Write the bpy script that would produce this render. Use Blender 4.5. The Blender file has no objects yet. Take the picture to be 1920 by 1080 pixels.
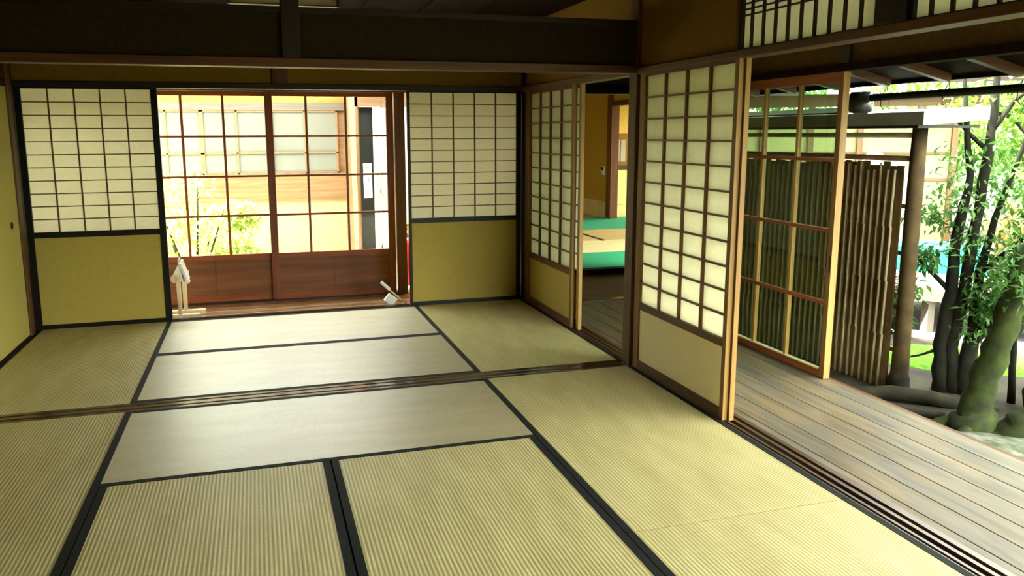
import bpy, bmesh, math, random
from mathutils import Vector, Matrix
R = math.radians
PI = math.pi
random.seed(7)
sc = bpy.context.scene
COL = sc.collection

# ------------------------------------------------------------------ camera
cam_d = bpy.data.cameras.new('camera')
cam = bpy.data.objects.new('camera', cam_d)
COL.objects.link(cam)
cam_d.sensor_width = 36.0
cam_d.sensor_fit = 'HORIZONTAL'
cam_d.lens = 1469.5 / 1920 * 36
cam_d.shift_x = (960 - 905.6) / 1920
cam_d.shift_y = (497.3 - 540) / 1920
cam_d.clip_start = 0.05
cam_d.clip_end = 200
yaw, pit, rol = 0.2797, -0.1662, -0.004
fw = Vector((math.sin(yaw) * math.cos(pit), math.cos(yaw) * math.cos(pit), math.sin(pit)))
rt = Vector((math.cos(yaw), -math.sin(yaw), 0))
up = rt.cross(fw)
r2 = rt * math.cos(rol) + up * math.sin(rol)
u2 = -rt * math.sin(rol) + up * math.cos(rol)
M = Matrix((r2, u2, -fw)).transposed().to_4x4()
M.translation = Vector((0.685, -4.275, 1.4264))
cam.matrix_world = M
sc.camera = cam

# ------------------------------------------------------------------ exposure, sky, sun
sc.view_settings.view_transform = 'Standard'
sc.view_settings.look = 'None'
sc.view_settings.gamma = 1
sc.view_settings.use_curve_mapping = False
sc.view_settings.exposure = 2.5
sc.cycles.use_denoising = True
sc.cycles.max_bounces = 14
sc.cycles.diffuse_bounces = 7
sc.cycles.transparent_max_bounces = 24
sc.cycles.sample_clamp_indirect = 6.0
sc.cycles.caustics_reflective = False
sc.cycles.caustics_refractive = False

w = bpy.data.worlds.new('sky')
sc.world = w
w.use_nodes = True
wn = w.node_tree.nodes
wl = w.node_tree.links
bg = wn['Background']
tc = wn.new('ShaderNodeTexCoord')
sp = wn.new('ShaderNodeSeparateXYZ')
cr = wn.new('ShaderNodeValToRGB')
cr.color_ramp.elements[0].position = 0.0
cr.color_ramp.elements[0].color = (0.10, 0.12, 0.06, 1)
cr.color_ramp.elements[1].position = 1.0
cr.color_ramp.elements[1].color = (0.95, 1.0, 0.93, 1)
e = cr.color_ramp.elements.new(0.5)
e.color = (0.16, 0.18, 0.10, 1)
e = cr.color_ramp.elements.new(0.54)
e.color = (0.97, 1.0, 0.90, 1)
mr = wn.new('ShaderNodeMath')
mr.operation = 'MULTIPLY_ADD'
mr.inputs[1].default_value = 0.5
mr.inputs[2].default_value = 0.5
wl.new(tc.outputs['Generated'], sp.inputs[0])
wl.new(sp.outputs['Z'], mr.inputs[0])
wl.new(mr.outputs[0], cr.inputs[0])
wl.new(cr.outputs[0], bg.inputs['Color'])
bg.inputs['Strength'].default_value = 3.6

sd = bpy.data.lights.new('sun', 'SUN')
sd.energy = 13.0
sd.angle = R(2.5)
sd.color = (1.0, 0.95, 0.80)
sun = bpy.data.objects.new('sun', sd)
COL.objects.link(sun)
sun.rotation_euler = Vector((0.45, -0.15, -0.88)).to_track_quat('-Z', 'Y').to_euler()

# ------------------------------------------------------------------ materials
def mat(name):
    m = bpy.data.materials.new(name)
    m.use_nodes = True
    return m, m.node_tree.nodes, m.node_tree.links, m.node_tree.nodes['Principled BSDF']

def ramp(n, c0, c1, p0=0.3, p1=0.7):
    r = n.new('ShaderNodeValToRGB')
    r.color_ramp.elements[0].position = p0
    r.color_ramp.elements[1].position = p1
    r.color_ramp.elements[0].color = (*c0, 1)
    r.color_ramp.elements[1].color = (*c1, 1)
    return r

def wood(name, c0, c1, rough=0.5, axis='X', scale=1.0, spec=0.4, bump=0.15, plank=None):
    """grain stretched along one object axis"""
    m, n, l, b = mat(name)
    t = n.new('ShaderNodeTexCoord')
    mp = n.new('ShaderNodeMapping')
    s = {'X': (1.2, 22, 22), 'Y': (22, 1.2, 22), 'Z': (22, 22, 1.2)}[axis]
    mp.inputs['Scale'].default_value = tuple(v * scale for v in s)
    no = n.new('ShaderNodeTexNoise')
    no.inputs['Scale'].default_value = 1.6
    no.inputs['Detail'].default_value = 6
    no.inputs['Distortion'].default_value = 0.5
    r = ramp(n, c0, c1, 0.32, 0.68)
    l.new(t.outputs['Object'], mp.inputs[0])
    l.new(mp.outputs[0], no.inputs['Vector'])
    l.new(no.outputs['Fac'], r.inputs[0])
    l.new(r.outputs[0], b.inputs['Base Color'])
    bp = n.new('ShaderNodeBump')
    bp.inputs['Strength'].default_value = bump
    bp.inputs['Distance'].default_value = 0.004
    l.new(no.outputs['Fac'], bp.inputs['Height'])
    l.new(bp.outputs[0], b.inputs['Normal'])
    b.inputs['Roughness'].default_value = rough
    b.inputs['Specular IOR Level'].default_value = spec
    return m

def plain(name, c0, c1=None, rough=0.6, scale=6, spec=0.3, bump=0.0, detail=4, metal=0.0):
    m, n, l, b = mat(name)
    c1 = c1 or tuple(v * 0.85 for v in c0)
    t = n.new('ShaderNodeTexCoord')
    no = n.new('ShaderNodeTexNoise')
    no.inputs['Scale'].default_value = scale
    no.inputs['Detail'].default_value = detail
    r = ramp(n, c1, c0)
    l.new(t.outputs['Object'], no.inputs['Vector'])
    l.new(no.outputs['Fac'], r.inputs[0])
    l.new(r.outputs[0], b.inputs['Base Color'])
    if bump:
        bp = n.new('ShaderNodeBump')
        bp.inputs['Strength'].default_value = bump
        bp.inputs['Distance'].default_value = 0.01
        l.new(no.outputs['Fac'], bp.inputs['Height'])
        l.new(bp.outputs[0], b.inputs['Normal'])
    b.inputs['Roughness'].default_value = rough
    b.inputs['Specular IOR Level'].default_value = spec
    b.inputs['Metallic'].default_value = metal
    return m

def tatami_mat(name, light, dark, rough, spec, pitch=0.0155, depth=0.5):
    """rush facing: ribs run along the length (object X) of the mat"""
    m, n, l, b = mat(name)
    t = n.new('ShaderNodeTexCoord')
    sx = n.new('ShaderNodeSeparateXYZ')
    l.new(t.outputs['Object'], sx.inputs[0])
    # warp wobble
    mu = n.new('ShaderNodeMath'); mu.operation = 'MULTIPLY'
    mu.inputs[1].default_value = 2 * PI / pitch
    l.new(sx.outputs['Y'], mu.inputs[0])
    sn = n.new('ShaderNodeMath'); sn.operation = 'SINE'
    l.new(mu.outputs[0], sn.inputs[0])
    ma = n.new('ShaderNodeMath'); ma.operation = 'MULTIPLY_ADD'
    ma.inputs[1].default_value = 0.5; ma.inputs[2].default_value = 0.5
    l.new(sn.outputs[0], ma.inputs[0])
    # fine rush blades across the ribs
    mp = n.new('ShaderNodeMapping')
    mp.inputs['Scale'].default_value = (300, 8, 8)
    l.new(t.outputs['Object'], mp.inputs[0])
    nf = n.new('ShaderNodeTexNoise'); nf.inputs['Scale'].default_value = 1.0; nf.inputs['Detail'].default_value = 2
    l.new(mp.outputs[0], nf.inputs['Vector'])
    # broad wear, streaked along the ribs
    mp2 = n.new('ShaderNodeMapping')
    mp2.inputs['Scale'].default_value = (1.2, 5, 5)
    l.new(t.outputs['Object'], mp2.inputs[0])
    nb = n.new('ShaderNodeTexNoise'); nb.inputs['Scale'].default_value = 1.8; nb.inputs['Detail'].default_value = 5
    l.new(mp2.outputs[0], nb.inputs['Vector'])
    r = ramp(n, dark, light, 0.15, 0.62)  # shade of the grooves between ribs is put into the colour
    l.new(ma.outputs[0], r.inputs[0])
    mx = n.new('ShaderNodeMix'); mx.data_type = 'RGBA'; mx.blend_type = 'MULTIPLY'
    r2_ = ramp(n, (0.84, 0.82, 0.76), (1, 1, 1), 0.35, 0.65)
    l.new(nb.outputs['Fac'], r2_.inputs[0])
    mx.inputs['Factor'].default_value = 1
    l.new(r.outputs[0], mx.inputs['A'])
    l.new(r2_.outputs[0], mx.inputs['B'])
    mx3 = n.new('ShaderNodeMix'); mx3.data_type = 'RGBA'; mx3.blend_type = 'MULTIPLY'
    r3 = ramp(n, (0.9, 0.9, 0.88), (1, 1, 1), 0.4, 0.6)
    l.new(nf.outputs['Fac'], r3.inputs[0])
    mx3.inputs['Factor'].default_value = 1
    l.new(mx.outputs['Result'], mx3.inputs['A'])
    l.new(r3.outputs[0], mx3.inputs['B'])
    l.new(mx3.outputs['Result'], b.inputs['Base Color'])
    bp = n.new('ShaderNodeBump')
    bp.inputs['Strength'].default_value = depth
    bp.inputs['Distance'].default_value = 0.0012
    l.new(ma.outputs[0], bp.inputs['Height'])
    l.new(bp.outputs[0], b.inputs['Normal'])
    b.inputs['Roughness'].default_value = rough
    b.inputs['Specular IOR Level'].default_value = spec
    return m

def paper_mat(name, c, trans=0.55):
    m, n, l, b = mat(name)
    n.remove(b)
    t = n.new('ShaderNodeTexCoord')
    no = n.new('ShaderNodeTexNoise'); no.inputs['Scale'].default_value = 40; no.inputs['Detail'].default_value = 6
    l.new(t.outputs['Object'], no.inputs['Vector'])
    r = ramp(n, tuple(v * 0.94 for v in c), c, 0.3, 0.7)
    l.new(no.outputs['Fac'], r.inputs[0])
    d = n.new('ShaderNodeBsdfDiffuse'); tr = n.new('ShaderNodeBsdfTranslucent')
    l.new(r.outputs[0], d.inputs['Color']); l.new(r.outputs[0], tr.inputs['Color'])
    mx = n.new('ShaderNodeMixShader'); mx.inputs[0].default_value = trans
    l.new(d.outputs[0], mx.inputs[1]); l.new(tr.outputs[0], mx.inputs[2])
    l.new(mx.outputs[0], n['Material Output'].inputs[0])
    return m

def glass_mat(name, tint, refl=1.0):
    m, n, l, b = mat(name)
    n.remove(b)
    tr = n.new('ShaderNodeBsdfTransparent'); tr.inputs[0].default_value = (*tint, 1)
    gl = n.new('ShaderNodeBsdfGlossy'); gl.inputs['Roughness'].default_value = 0.02
    gl.inputs['Color'].default_value = (refl, refl, refl, 1)
    lw = n.new('ShaderNodeLayerWeight'); lw.inputs[0].default_value = 0.5
    pw = n.new('ShaderNodeMath'); pw.operation = 'POWER'; pw.inputs[1].default_value = 5.0
    l.new(lw.outputs['Facing'], pw.inputs[0])
    fr = n.new('ShaderNodeMath'); fr.operation = 'MULTIPLY_ADD'; fr.inputs[1].default_value = 0.9; fr.inputs[2].default_value = 0.035
    l.new(pw.outputs[0], fr.inputs[0])
    mx = n.new('ShaderNodeMixShader')
    l.new(fr.outputs[0], mx.inputs[0]); l.new(tr.outputs[0], mx.inputs[1]); l.new(gl.outputs[0], mx.inputs[2])
    l.new(mx.outputs[0], n['Material Output'].inputs[0])
    return m

def leaf_mat(name, c0, c1, trans=0.45):
    m, n, l, b = mat(name)
    n.remove(b)
    g = n.new('ShaderNodeObjectInfo')
    t = n.new('ShaderNodeTexCoord')
    no = n.new('ShaderNodeTexNoise'); no.inputs['Scale'].default_value = 7; no.inputs['Detail'].default_value = 2
    l.new(t.outputs['Object'], no.inputs['Vector'])
    r = ramp(n, c0, c1, 0.38, 0.62)
    l.new(no.outputs['Fac'], r.inputs[0])
    d = n.new('ShaderNodeBsdfPrincipled'); d.inputs['Roughness'].default_value = 0.45
    tr = n.new('ShaderNodeBsdfTranslucent')
    l.new(r.outputs[0], d.inputs['Base Color']); l.new(r.outputs[0], tr.inputs['Color'])
    mx = n.new('ShaderNodeMixShader'); mx.inputs[0].default_value = trans
    l.new(d.outputs[0], mx.inputs[1]); l.new(tr.outputs[0], mx.inputs[2])
    l.new(mx.outputs[0], n['Material Output'].inputs[0])
    return m

DK = [(0.010, 0.004, 0.0015), (0.026, 0.010, 0.003)]
W_DARK_X = wood('dark_wood_x', *DK, axis='X')
W_DARK_Y = wood('dark_wood_y', *DK, axis='Y')
W_DARK_Z = wood('dark_wood_z', *DK, axis='Z')
BR = [(0.065, 0.022, 0.006), (0.13, 0.050, 0.014)]
W_BROWN_X = wood('brown_wood_x', *BR, axis='X')
W_BROWN_Y = wood('brown_wood_y', *BR, axis='Y')
W_BROWN_Z = wood('brown_wood_z', *BR, axis='Z')
W_GOLD_Z = wood('honey_wood_z', (0.29, 0.155, 0.034), (0.42, 0.245, 0.062), axis='Z')
W_GOLD_X = wood('honey_wood_x', (0.29, 0.155, 0.034), (0.42, 0.245, 0.062), axis='X')
W_RED_X = wood('red_brown_wood_x', (0.18, 0.042, 0.009), (0.28, 0.075, 0.018), axis='X', rough=0.45)
W_RED_Z = wood('red_brown_wood_z', (0.13, 0.032, 0.008), (0.20, 0.055, 0.014), axis='Z', rough=0.45)
W_WAIN = wood('wainscot_wood', (0.12, 0.038, 0.010), (0.22, 0.080, 0.022), axis='X', scale=0.5, rough=0.5)
LACQ = plain('black_lacquer', (0.008, 0.007, 0.005), rough=0.45, spec=0.25)
W_AMBER_Z = wood('amber_wood_z', (0.15, 0.065, 0.014), (0.25, 0.12, 0.03), axis='Z')
LATT = wood('lattice_wood', (0.13, 0.048, 0.012), (0.22, 0.09, 0.024), axis='Z', bump=0.05)
LATT_B = wood('back_lattice_wood', (0.06, 0.03, 0.012), (0.12, 0.06, 0.025), axis='X', bump=0.05)
SILL = wood('sill_wood', (0.035, 0.020, 0.010), (0.075, 0.045, 0.022), axis='X', rough=0.16, spec=0.9, bump=0.03)
SILL_Y = wood('sill_wood_y', (0.05, 0.028, 0.012), (0.12, 0.065, 0.028), axis='Y', rough=0.3, spec=0.6, bump=0.05)
SILL_BLUE = plain('black_border_cloth', (0.012, 0.014, 0.013), (0.008, 0.009, 0.009), rough=0.75, scale=300, spec=0.2)
TAT = tatami_mat('tatami_rush', (0.69, 0.62, 0.32), (0.49, 0.42, 0.165), 0.5, 0.35)
TAT_X = tatami_mat('tatami_rush_crosswise', (0.55, 0.49, 0.28), (0.47, 0.41, 0.22), 0.42, 1.0, depth=0.2)
TAT_X.node_tree.nodes['Principled BSDF'].inputs['IOR'].default_value = 2.0
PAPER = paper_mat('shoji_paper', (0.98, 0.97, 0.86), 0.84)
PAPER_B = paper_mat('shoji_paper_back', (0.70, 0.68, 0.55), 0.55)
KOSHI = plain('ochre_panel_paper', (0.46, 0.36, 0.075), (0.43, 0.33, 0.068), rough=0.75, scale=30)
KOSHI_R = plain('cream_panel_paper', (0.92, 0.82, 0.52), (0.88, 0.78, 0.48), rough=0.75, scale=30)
FUSUMA = plain('fusuma_paper', (0.48, 0.41, 0.11), (0.45, 0.38, 0.10), rough=0.8, scale=20)
PLASTER = plain('ochre_plaster', (0.24, 0.128, 0.014), (0.20, 0.105, 0.011), rough=0.95, scale=60, bump=0.15)
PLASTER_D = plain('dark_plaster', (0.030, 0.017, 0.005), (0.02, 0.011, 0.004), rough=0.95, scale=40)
GLASS_B = glass_mat('back_window_glass', (0.97, 0.98, 0.97))
GLASS_D = glass_mat('garden_door_glass', (0.62, 0.70, 0.60))
IVORY = wood('pale_wood', (0.62, 0.50, 0.30), (0.78, 0.68, 0.46), axis='Z', bump=0.04)
WHITE = plain('white_paper', (0.85, 0.85, 0.80), rough=0.8)
RED = plain('red_enamel', (0.55, 0.012, 0.015), (0.42, 0.008, 0.01), rough=0.3, spec=0.5)
BLACK = plain('black_metal', (0.012, 0.013, 0.012), rough=0.45)
GREENC = plain('green_carpet', (0.012, 0.30, 0.12), (0.010, 0.24, 0.09), rough=0.95, scale=60)
ZINC = plain('weathered_zinc', (0.36, 0.385, 0.35), (0.27, 0.30, 0.275), rough=0.5, scale=4)

def planks_mat():
    """weathered veranda boards running along object Y, seams across X"""
    m, n, l, b = mat('veranda_boards')
    t = n.new('ShaderNodeTexCoord')
    oi = n.new('ShaderNodeObjectInfo')
    add = n.new('ShaderNodeVectorMath'); add.operation = 'ADD'
    l.new(t.outputs['Object'], add.inputs[0])
    sc_ = n.new('ShaderNodeVectorMath'); sc_.operation = 'SCALE'
    sc_.inputs[0].default_value = (3, 7, 5)
    l.new(oi.outputs['Random'], sc_.inputs['Scale'])
    l.new(sc_.outputs[0], add.inputs[1])
    mp = n.new('ShaderNodeMapping'); mp.inputs['Scale'].default_value = (16, 1.6, 8)
    l.new(add.outputs[0], mp.inputs[0])
    n1 = n.new('ShaderNodeTexNoise'); n1.inputs['Scale'].default_value = 1.3; n1.inputs['Detail'].default_value = 8; n1.inputs['Distortion'].default_value = 0.6
    l.new(mp.outputs[0], n1.inputs['Vector'])
    mp2 = n.new('ShaderNodeMapping'); mp2.inputs['Scale'].default_value = (4, 1.5, 4)
    l.new(add.outputs[0], mp2.inputs[0])
    n2 = n.new('ShaderNodeTexNoise'); n2.inputs['Scale'].default_value = 1.3; n2.inputs['Detail'].default_value = 5
    l.new(mp2.outputs[0], n2.inputs['Vector'])
    r = ramp(n, (0.11, 0.080, 0.040), (0.22, 0.165, 0.095), 0.3, 0.7)
    l.new(n1.outputs['Fac'], r.inputs[0])
    r2_ = ramp(n, (0.078, 0.072, 0.058), (0.19, 0.16, 0.11), 0.3, 0.7)
    l.new(n1.outputs['Fac'], r2_.inputs[0])
    rf = ramp(n, (0, 0, 0), (1, 1, 1), 0.42, 0.58)
    l.new(n2.outputs['Fac'], rf.inputs[0])
    mx = n.new('ShaderNodeMix'); mx.data_type = 'RGBA'
    l.new(rf.outputs[0], mx.inputs['Factor']); l.new(r.outputs[0], mx.inputs['A']); l.new(r2_.outputs[0], mx.inputs['B'])
    l.new(mx.outputs['Result'], b.inputs['Base Color'])
    bp = n.new('ShaderNodeBump'); bp.inputs['Strength'].default_value = 0.25; bp.inputs['Distance'].default_value = 0.003
    l.new(n1.outputs['Fac'], bp.inputs['Height']); l.new(bp.outputs[0], b.inputs['Normal'])
    b.inputs['Roughness'].default_value = 0.5
    b.inputs['Specular IOR Level'].default_value = 0.35
    return m
BOARD = planks_mat()

# ------------------------------------------------------------------ mesh helpers
class MB:
    def __init__(s):
        s.v = []; s.f = []; s.sm = []
    def box(s, x0, x1, y0, y1, z0, z1):
        b = len(s.v)
        s.v += [(x, y, z) for z in (z0, z1) for y in (y0, y1) for x in (x0, x1)]
        s.f += [tuple(b + i for i in q) for q in ((0, 2, 3, 1), (4, 5, 7, 6), (0, 1, 5, 4), (2, 6, 7, 3), (0, 4, 6, 2), (1, 3, 7, 5))]
        s.sm += [False] * 6
        return s
    def hexa(s, pts):
        b = len(s.v)
        s.v += [tuple(p) for p in pts]
        s.f += [tuple(b + i for i in q) for q in ((0, 3, 2, 1), (4, 5, 6, 7), (0, 1, 5, 4), (1, 2, 6, 5), (2, 3, 7, 6), (3, 0, 4, 7))]
        s.sm += [False] * 6
        return s
    def bar(s, a, b_, w_, h_):
        a = Vector(a); b_ = Vector(b_)
        d = (b_ - a).normalized()
        u = d.cross(Vector((0, 0, 1)))
        u = u.normalized() if u.length > 1e-4 else Vector((1, 0, 0))
        v = u.cross(d)
        q = []
        for p in (a, b_):
            for i, j in ((-1, -1), (1, -1), (1, 1), (-1, 1)):
                q.append(p + u * (i * w_ / 2) + v * (j * h_ / 2))
        return s.hexa(q)
    def tube(s, pts, rad, seg=10, rough=0.0, rnd=None, cap=True):
        pts = [Vector(p) for p in pts]
        if not isinstance(rad, (list, tuple)): rad = [rad] * len(pts)
        base = len(s.v)
        pu = None
        for i, p in enumerate(pts):
            d = (pts[min(i + 1, len(pts) - 1)] - pts[max(i - 1, 0)]).normalized()
            if pu is None:
                u = d.cross(Vector((0.3, 0.9, 0.1)))
                if u.length < 1e-3: u = d.cross(Vector((1, 0, 0)))
            else:
                u = pu - d * pu.dot(d)
            u.normalize(); pu = u
            v = d.cross(u)
            for k in range(seg):
                a = 2 * PI * k / seg
                r_ = rad[i] * (1 + (rnd.uniform(-rough, rough) if rnd else 0))
                s.v.append(tuple(p + (u * math.cos(a) + v * math.sin(a)) * r_))
        for i in range(len(pts) - 1):
            for k in range(seg):
                a = base + i * seg + k; b_ = base + i * seg + (k + 1) % seg
                s.f.append((a, b_, b_ + seg, a + seg)); s.sm.append(True)
        if cap:
            s.f.append(tuple(base + k for k in range(seg))[::-1]); s.sm.append(False)
            e_ = base + (len(pts) - 1) * seg
            s.f.append(tuple(e_ + k for k in range(seg))); s.sm.append(False)
        return s
    def lathe(s, prof, c=(0, 0, 0), seg=20):
        base = len(s.v)
        for r_, z in prof:
            for k in range(seg):
                a = 2 * PI * k / seg
                s.v.append((c[0] + r_ * math.cos(a), c[1] + r_ * math.sin(a), c[2] + z))
        for i in range(len(prof) - 1):
            for k in range(seg):
                a = base + i * seg + k; b_ = base + i * seg + (k + 1) % seg
                s.f.append((a, b_, b_ + seg, a + seg)); s.sm.append(True)
        s.f.append(tuple(base + k for k in range(seg))[::-1]); s.sm.append(False)
        e_ = base + (len(prof) - 1) * seg
        s.f.append(tuple(e_ + k for k in range(seg))); s.sm.append(False)
        return s
    def build(s, name, m, parent=None, bevel=0.0, loc=None, rotz=0):
        me = bpy.data.meshes.new(name)
        me.from_pydata(s.v, [], s.f)
        me.polygons.foreach_set('use_smooth', s.sm)
        me.materials.append(m)
        me.update()
        o = bpy.data.objects.new(name, me)
        COL.objects.link(o)
        if parent: o.parent = parent
        if loc: o.location = loc
        if rotz: o.rotation_euler = (0, 0, rotz)
        if bevel:
            md = o.modifiers.new('bevel', 'BEVEL'); md.width = bevel; md.segments = 2; md.limit_method = 'ANGLE'
        return o

def tag(o, label, cat, group=None):
    o['label'] = label; o['category'] = cat
    if group: o['group'] = group
    return o

def struct(o):
    o['kind'] = 'structure'
    return o

def sbox(name, m, *b, bevel=0.0):
    return struct(MB().box(*b).build(name, m, bevel=bevel))

def empty(name, loc, rotz=0):
    o = bpy.data.objects.new(name, None)
    COL.objects.link(o)
    o.location = loc; o.rotation_euler = (0, 0, rotz)
    o.empty_display_size = 0.1
    return o

def copy_tree(o, parent=None):
    c = o.copy(); COL.objects.link(c); c.parent = parent
    for ch in [x for x in bpy.data.objects if x.parent == o]:
        copy_tree(ch, c)
    return c

# ================================================================== SETTING
XL, XR = -0.93, 2.85          # left wall face, right sill inner edge
YB = 2.09                     # back wall face
HD = 1.77                     # kamoi underside
# ---- sub floor under the mats
sbox('floor', W_DARK_X, -1.1, 2.86, -5.6, 2.09, -0.12, -0.062)
# ---- threshold between the two rooms (grooved)
tb = MB()
tb.box(-1.0, 2.86, 0.0, 0.14, -0.06, -0.006)
tb.box(-1.0, 2.86, 0.0, 0.030, -0.006, 0.0)
tb.box(-1.0, 2.86, 0.050, 0.090, -0.006, 0.0)
tb.box(-1.0, 2.86, 0.110, 0.14, -0.006, 0.0)
struct(tb.build('trim_threshold', SILL))
# ---- back wall sill
tb = MB()
tb.box(-1.0, 2.95, 2.085, 2.20, -0.06, -0.010)
for a, b_ in ((2.085, 2.093), (2.127, 2.135), (2.165, 2.20)):
    tb.box(-1.0, 2.95, a, b_, -0.010, -0.002)
struct(tb.build('trim_back_sill', SILL))
# ---- right wall sills (front room and back room)
def rsill(name, y0, y1):
    t = MB()
    t.box(2.872, 3.00, y0, y1, -0.07, -0.012)
    for a, b_ in ((2.872, 2.876), (2.890, 2.903), (2.932, 2.950), (2.972, 3.0)):
        t.box(a, b_, y0, y1, -0.012, 0.0)
    struct(t.build(name, SILL_Y))
rsill('trim_right_sill_front', -5.6, 0.0)
rsill('trim_right_sill_back', 0.12, 2.09)
# left sill
sbox('trim_left_sill', W_DARK_Y, -1.03, -0.93, -5.6, 1.96, -0.06, 0.004)

# ---- posts
def post(name, m, *b):
    return struct(MB().box(*b).build(name, m, bevel=0.004))
post('trim_post_center_right', W_BROWN_Z, 2.865, 2.965, 0.02, 0.12, -0.06, 2.32)
post('trim_post_back_right', W_DARK_Z, 2.86, 2.96, 2.09, 2.19, -0.06, 2.32)
post('trim_post_back_left', W_BROWN_Z, -1.02, -0.925, 1.90, 1.99, -0.06, 2.32)
post('trim_post_corner_left', W_DARK_Z, -1.03, -0.945, 1.99, 2.20, -0.06, 2.32)
post('trim_post_threshold_left', W_DARK_Z, -1.03, -0.94, 0.02, 0.12, -0.06, 2.32)

# ---- lintel band over the threshold, plaster over it, short post, open transom above
lb = MB(); lb.box(-1.0, 2.87, 0.02, 0.12, 1.772, 1.818)
struct(lb.build('trim_threshold_lintel', W_BROWN_X, bevel=0.003))
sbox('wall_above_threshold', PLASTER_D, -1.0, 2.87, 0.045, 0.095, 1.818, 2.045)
sbox('trim_threshold_rail', W_DARK_X, -1.0, 2.87, 0.03, 0.11, 2.045, 2.075)
post('trim_threshold_strut', W_DARK_Z, 0.845, 0.938, 0.018, 0.11, 1.818, 2.32)
# ---- back wall over the panels
struct(MB().box(-1.0, 2.95, 2.085, 2.17, HD, 1.812).build('trim_back_lintel', W_DARK_X, bevel=0.003))
sbox('wall_back', PLASTER, -1.0, 2.95, 2.11, 2.15, 1.812, 2.34)
post('trim_back_strut', W_BROWN_Z, 0.838, 0.955, 2.085, 2.13, 1.812, 2.32)
# ---- right wall, back room
struct(MB().box(2.86, 2.96, 0.12, 2.09, HD, 1.812).build('trim_right_lintel_back', W_BROWN_Y, bevel=0.003))
sbox('wall_right_back_room', PLASTER, 2.90, 2.93, 0.12, 2.09, 1.812, 2.34)
# ---- right wall, front room
struct(MB().box(2.86, 2.96, -5.6, 0.02, HD, 1.805).build('trim_right_lintel_front', W_BROWN_Y, bevel=0.003))
sbox('wall_right_front_room', PLASTER, 2.89, 2.92, -0.965, 0.02, 1.805, 2.34)
sbox('wall_right_front_top', PLASTER, 2.89, 2.92, -5.6, -0.965, 2.16, 2.34)
post('trim_transom_post', W_DARK_Z, 2.862, 2.955, -1.985, -1.835, 1.805, 2.32)
post('trim_transom_end', W_BROWN_Z, 2.868, 2.945, -0.985, -0.960, 1.805, 2.20)
sbox('trim_transom_head', W_DARK_Y, 2.865, 2.95, -5.6, -0.96, 2.13, 2.17)
# ---- left wall, fusuma above
struct(MB().box(-1.02, -0.93, -5.6, 1.99, HD, 1.812).build('trim_left_lintel', W_DARK_Y, bevel=0.003))
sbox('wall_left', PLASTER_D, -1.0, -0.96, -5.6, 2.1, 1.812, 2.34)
sbox('wall_left_front', PLASTER, -1.0, -0.96, -5.6, 0.02, 0.0, HD)
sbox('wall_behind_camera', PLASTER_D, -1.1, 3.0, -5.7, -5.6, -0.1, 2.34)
# ---- ceilings
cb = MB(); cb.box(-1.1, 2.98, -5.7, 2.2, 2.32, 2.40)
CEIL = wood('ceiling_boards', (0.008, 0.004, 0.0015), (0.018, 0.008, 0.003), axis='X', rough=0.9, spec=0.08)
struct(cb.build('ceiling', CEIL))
# ceiling battens
bt = MB()
for i in range(9):
    x = -0.7 + i * 0.43
    bt.box(x, x + 0.03, 0.12, 2.1, 2.295, 2.32)
struct(bt.build('trim_ceiling_battens', CEIL))

# ---- veranda behind the back wall (floor boards along X)
def boards(name, n_, x0, x1, y0, y1, z0, z1, along):
    for i in range(n_):
        if along == 'Y':
            a = x0 + (x1 - x0) * i / n_; b_ = x0 + (x1 - x0) * (i + 1) / n_
            m_ = MB().box(-(b_ - a) / 2 + 0.0022, (b_ - a) / 2 - 0.0022, 0, y1 - y0, 0, z1 - z0)
            o = m_.build('%s_%d' % (name, i + 1), BOARD, loc=((a + b_) / 2, y0, z0), bevel=0.002)
        else:
            a = y0 + (y1 - y0) * i / n_; b_ = y0 + (y1 - y0) * (i + 1) / n_
            m_ = MB().box(-(b_ - a) / 2 + 0.002, (b_ - a) / 2 - 0.002, 0, x1 - x0, 0, z1 - z0)
            o = m_.build('%s_%d' % (name, i + 1), BOARD, loc=(x1, (a + b_) / 2, z0), rotz=PI / 2, bevel=0.002)
        struct(o)
BOARD_SIDE = BOARD
BOARD = wood('polished_back_boards', (0.16, 0.075, 0.026), (0.36, 0.20, 0.085), axis='Y', rough=0.22, spec=0.9, bump=0.04)
boards('floor_back_veranda', 4, -1.5, 2.95, 2.20, 2.78, -0.09, -0.03, 'X')
BOARD = BOARD_SIDE
boards('floor_side_veranda', 7, 3.00, 3.99, -4.6, 2.03, -0.10, -0.06, 'Y')
struct(MB().box(3.99, 4.02, -4.6, 3.30, -0.16, -0.062).build('trim_veranda_edge', W_BROWN_Y))
sbox('trim_veranda_sill', SILL, 2.9, 4.7, 2.03, 2.11, -0.12, -0.045)
sbox('floor_inner_passage', wood('passage_boards', (0.10, 0.06, 0.03), (0.22, 0.14, 0.07), axis='X', scale=0.6), 2.9, 4.7, 2.11, 3.28, -0.12, -0.06)
sbox('wall_passage_light_block', PLASTER, 4.70, 4.76, 2.03, 3.28, -0.12, 2.34)  # unseen wall, added to keep open sky light out of the passage
sbox('wall_passage_garden', PLASTER, 4.02, 4.70, 2.03, 2.09, -0.12, 2.34)
# supports under the veranda
for i, y in enumerate((-3.6, -2.6, -1.6, -0.6, 0.4, 1.4)):
    post('trim_veranda_support_%d' % (i + 1), W_DARK_Z, 3.85, 3.95, y - 0.05, y + 0.05, -0.45, -0.10)
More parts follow.
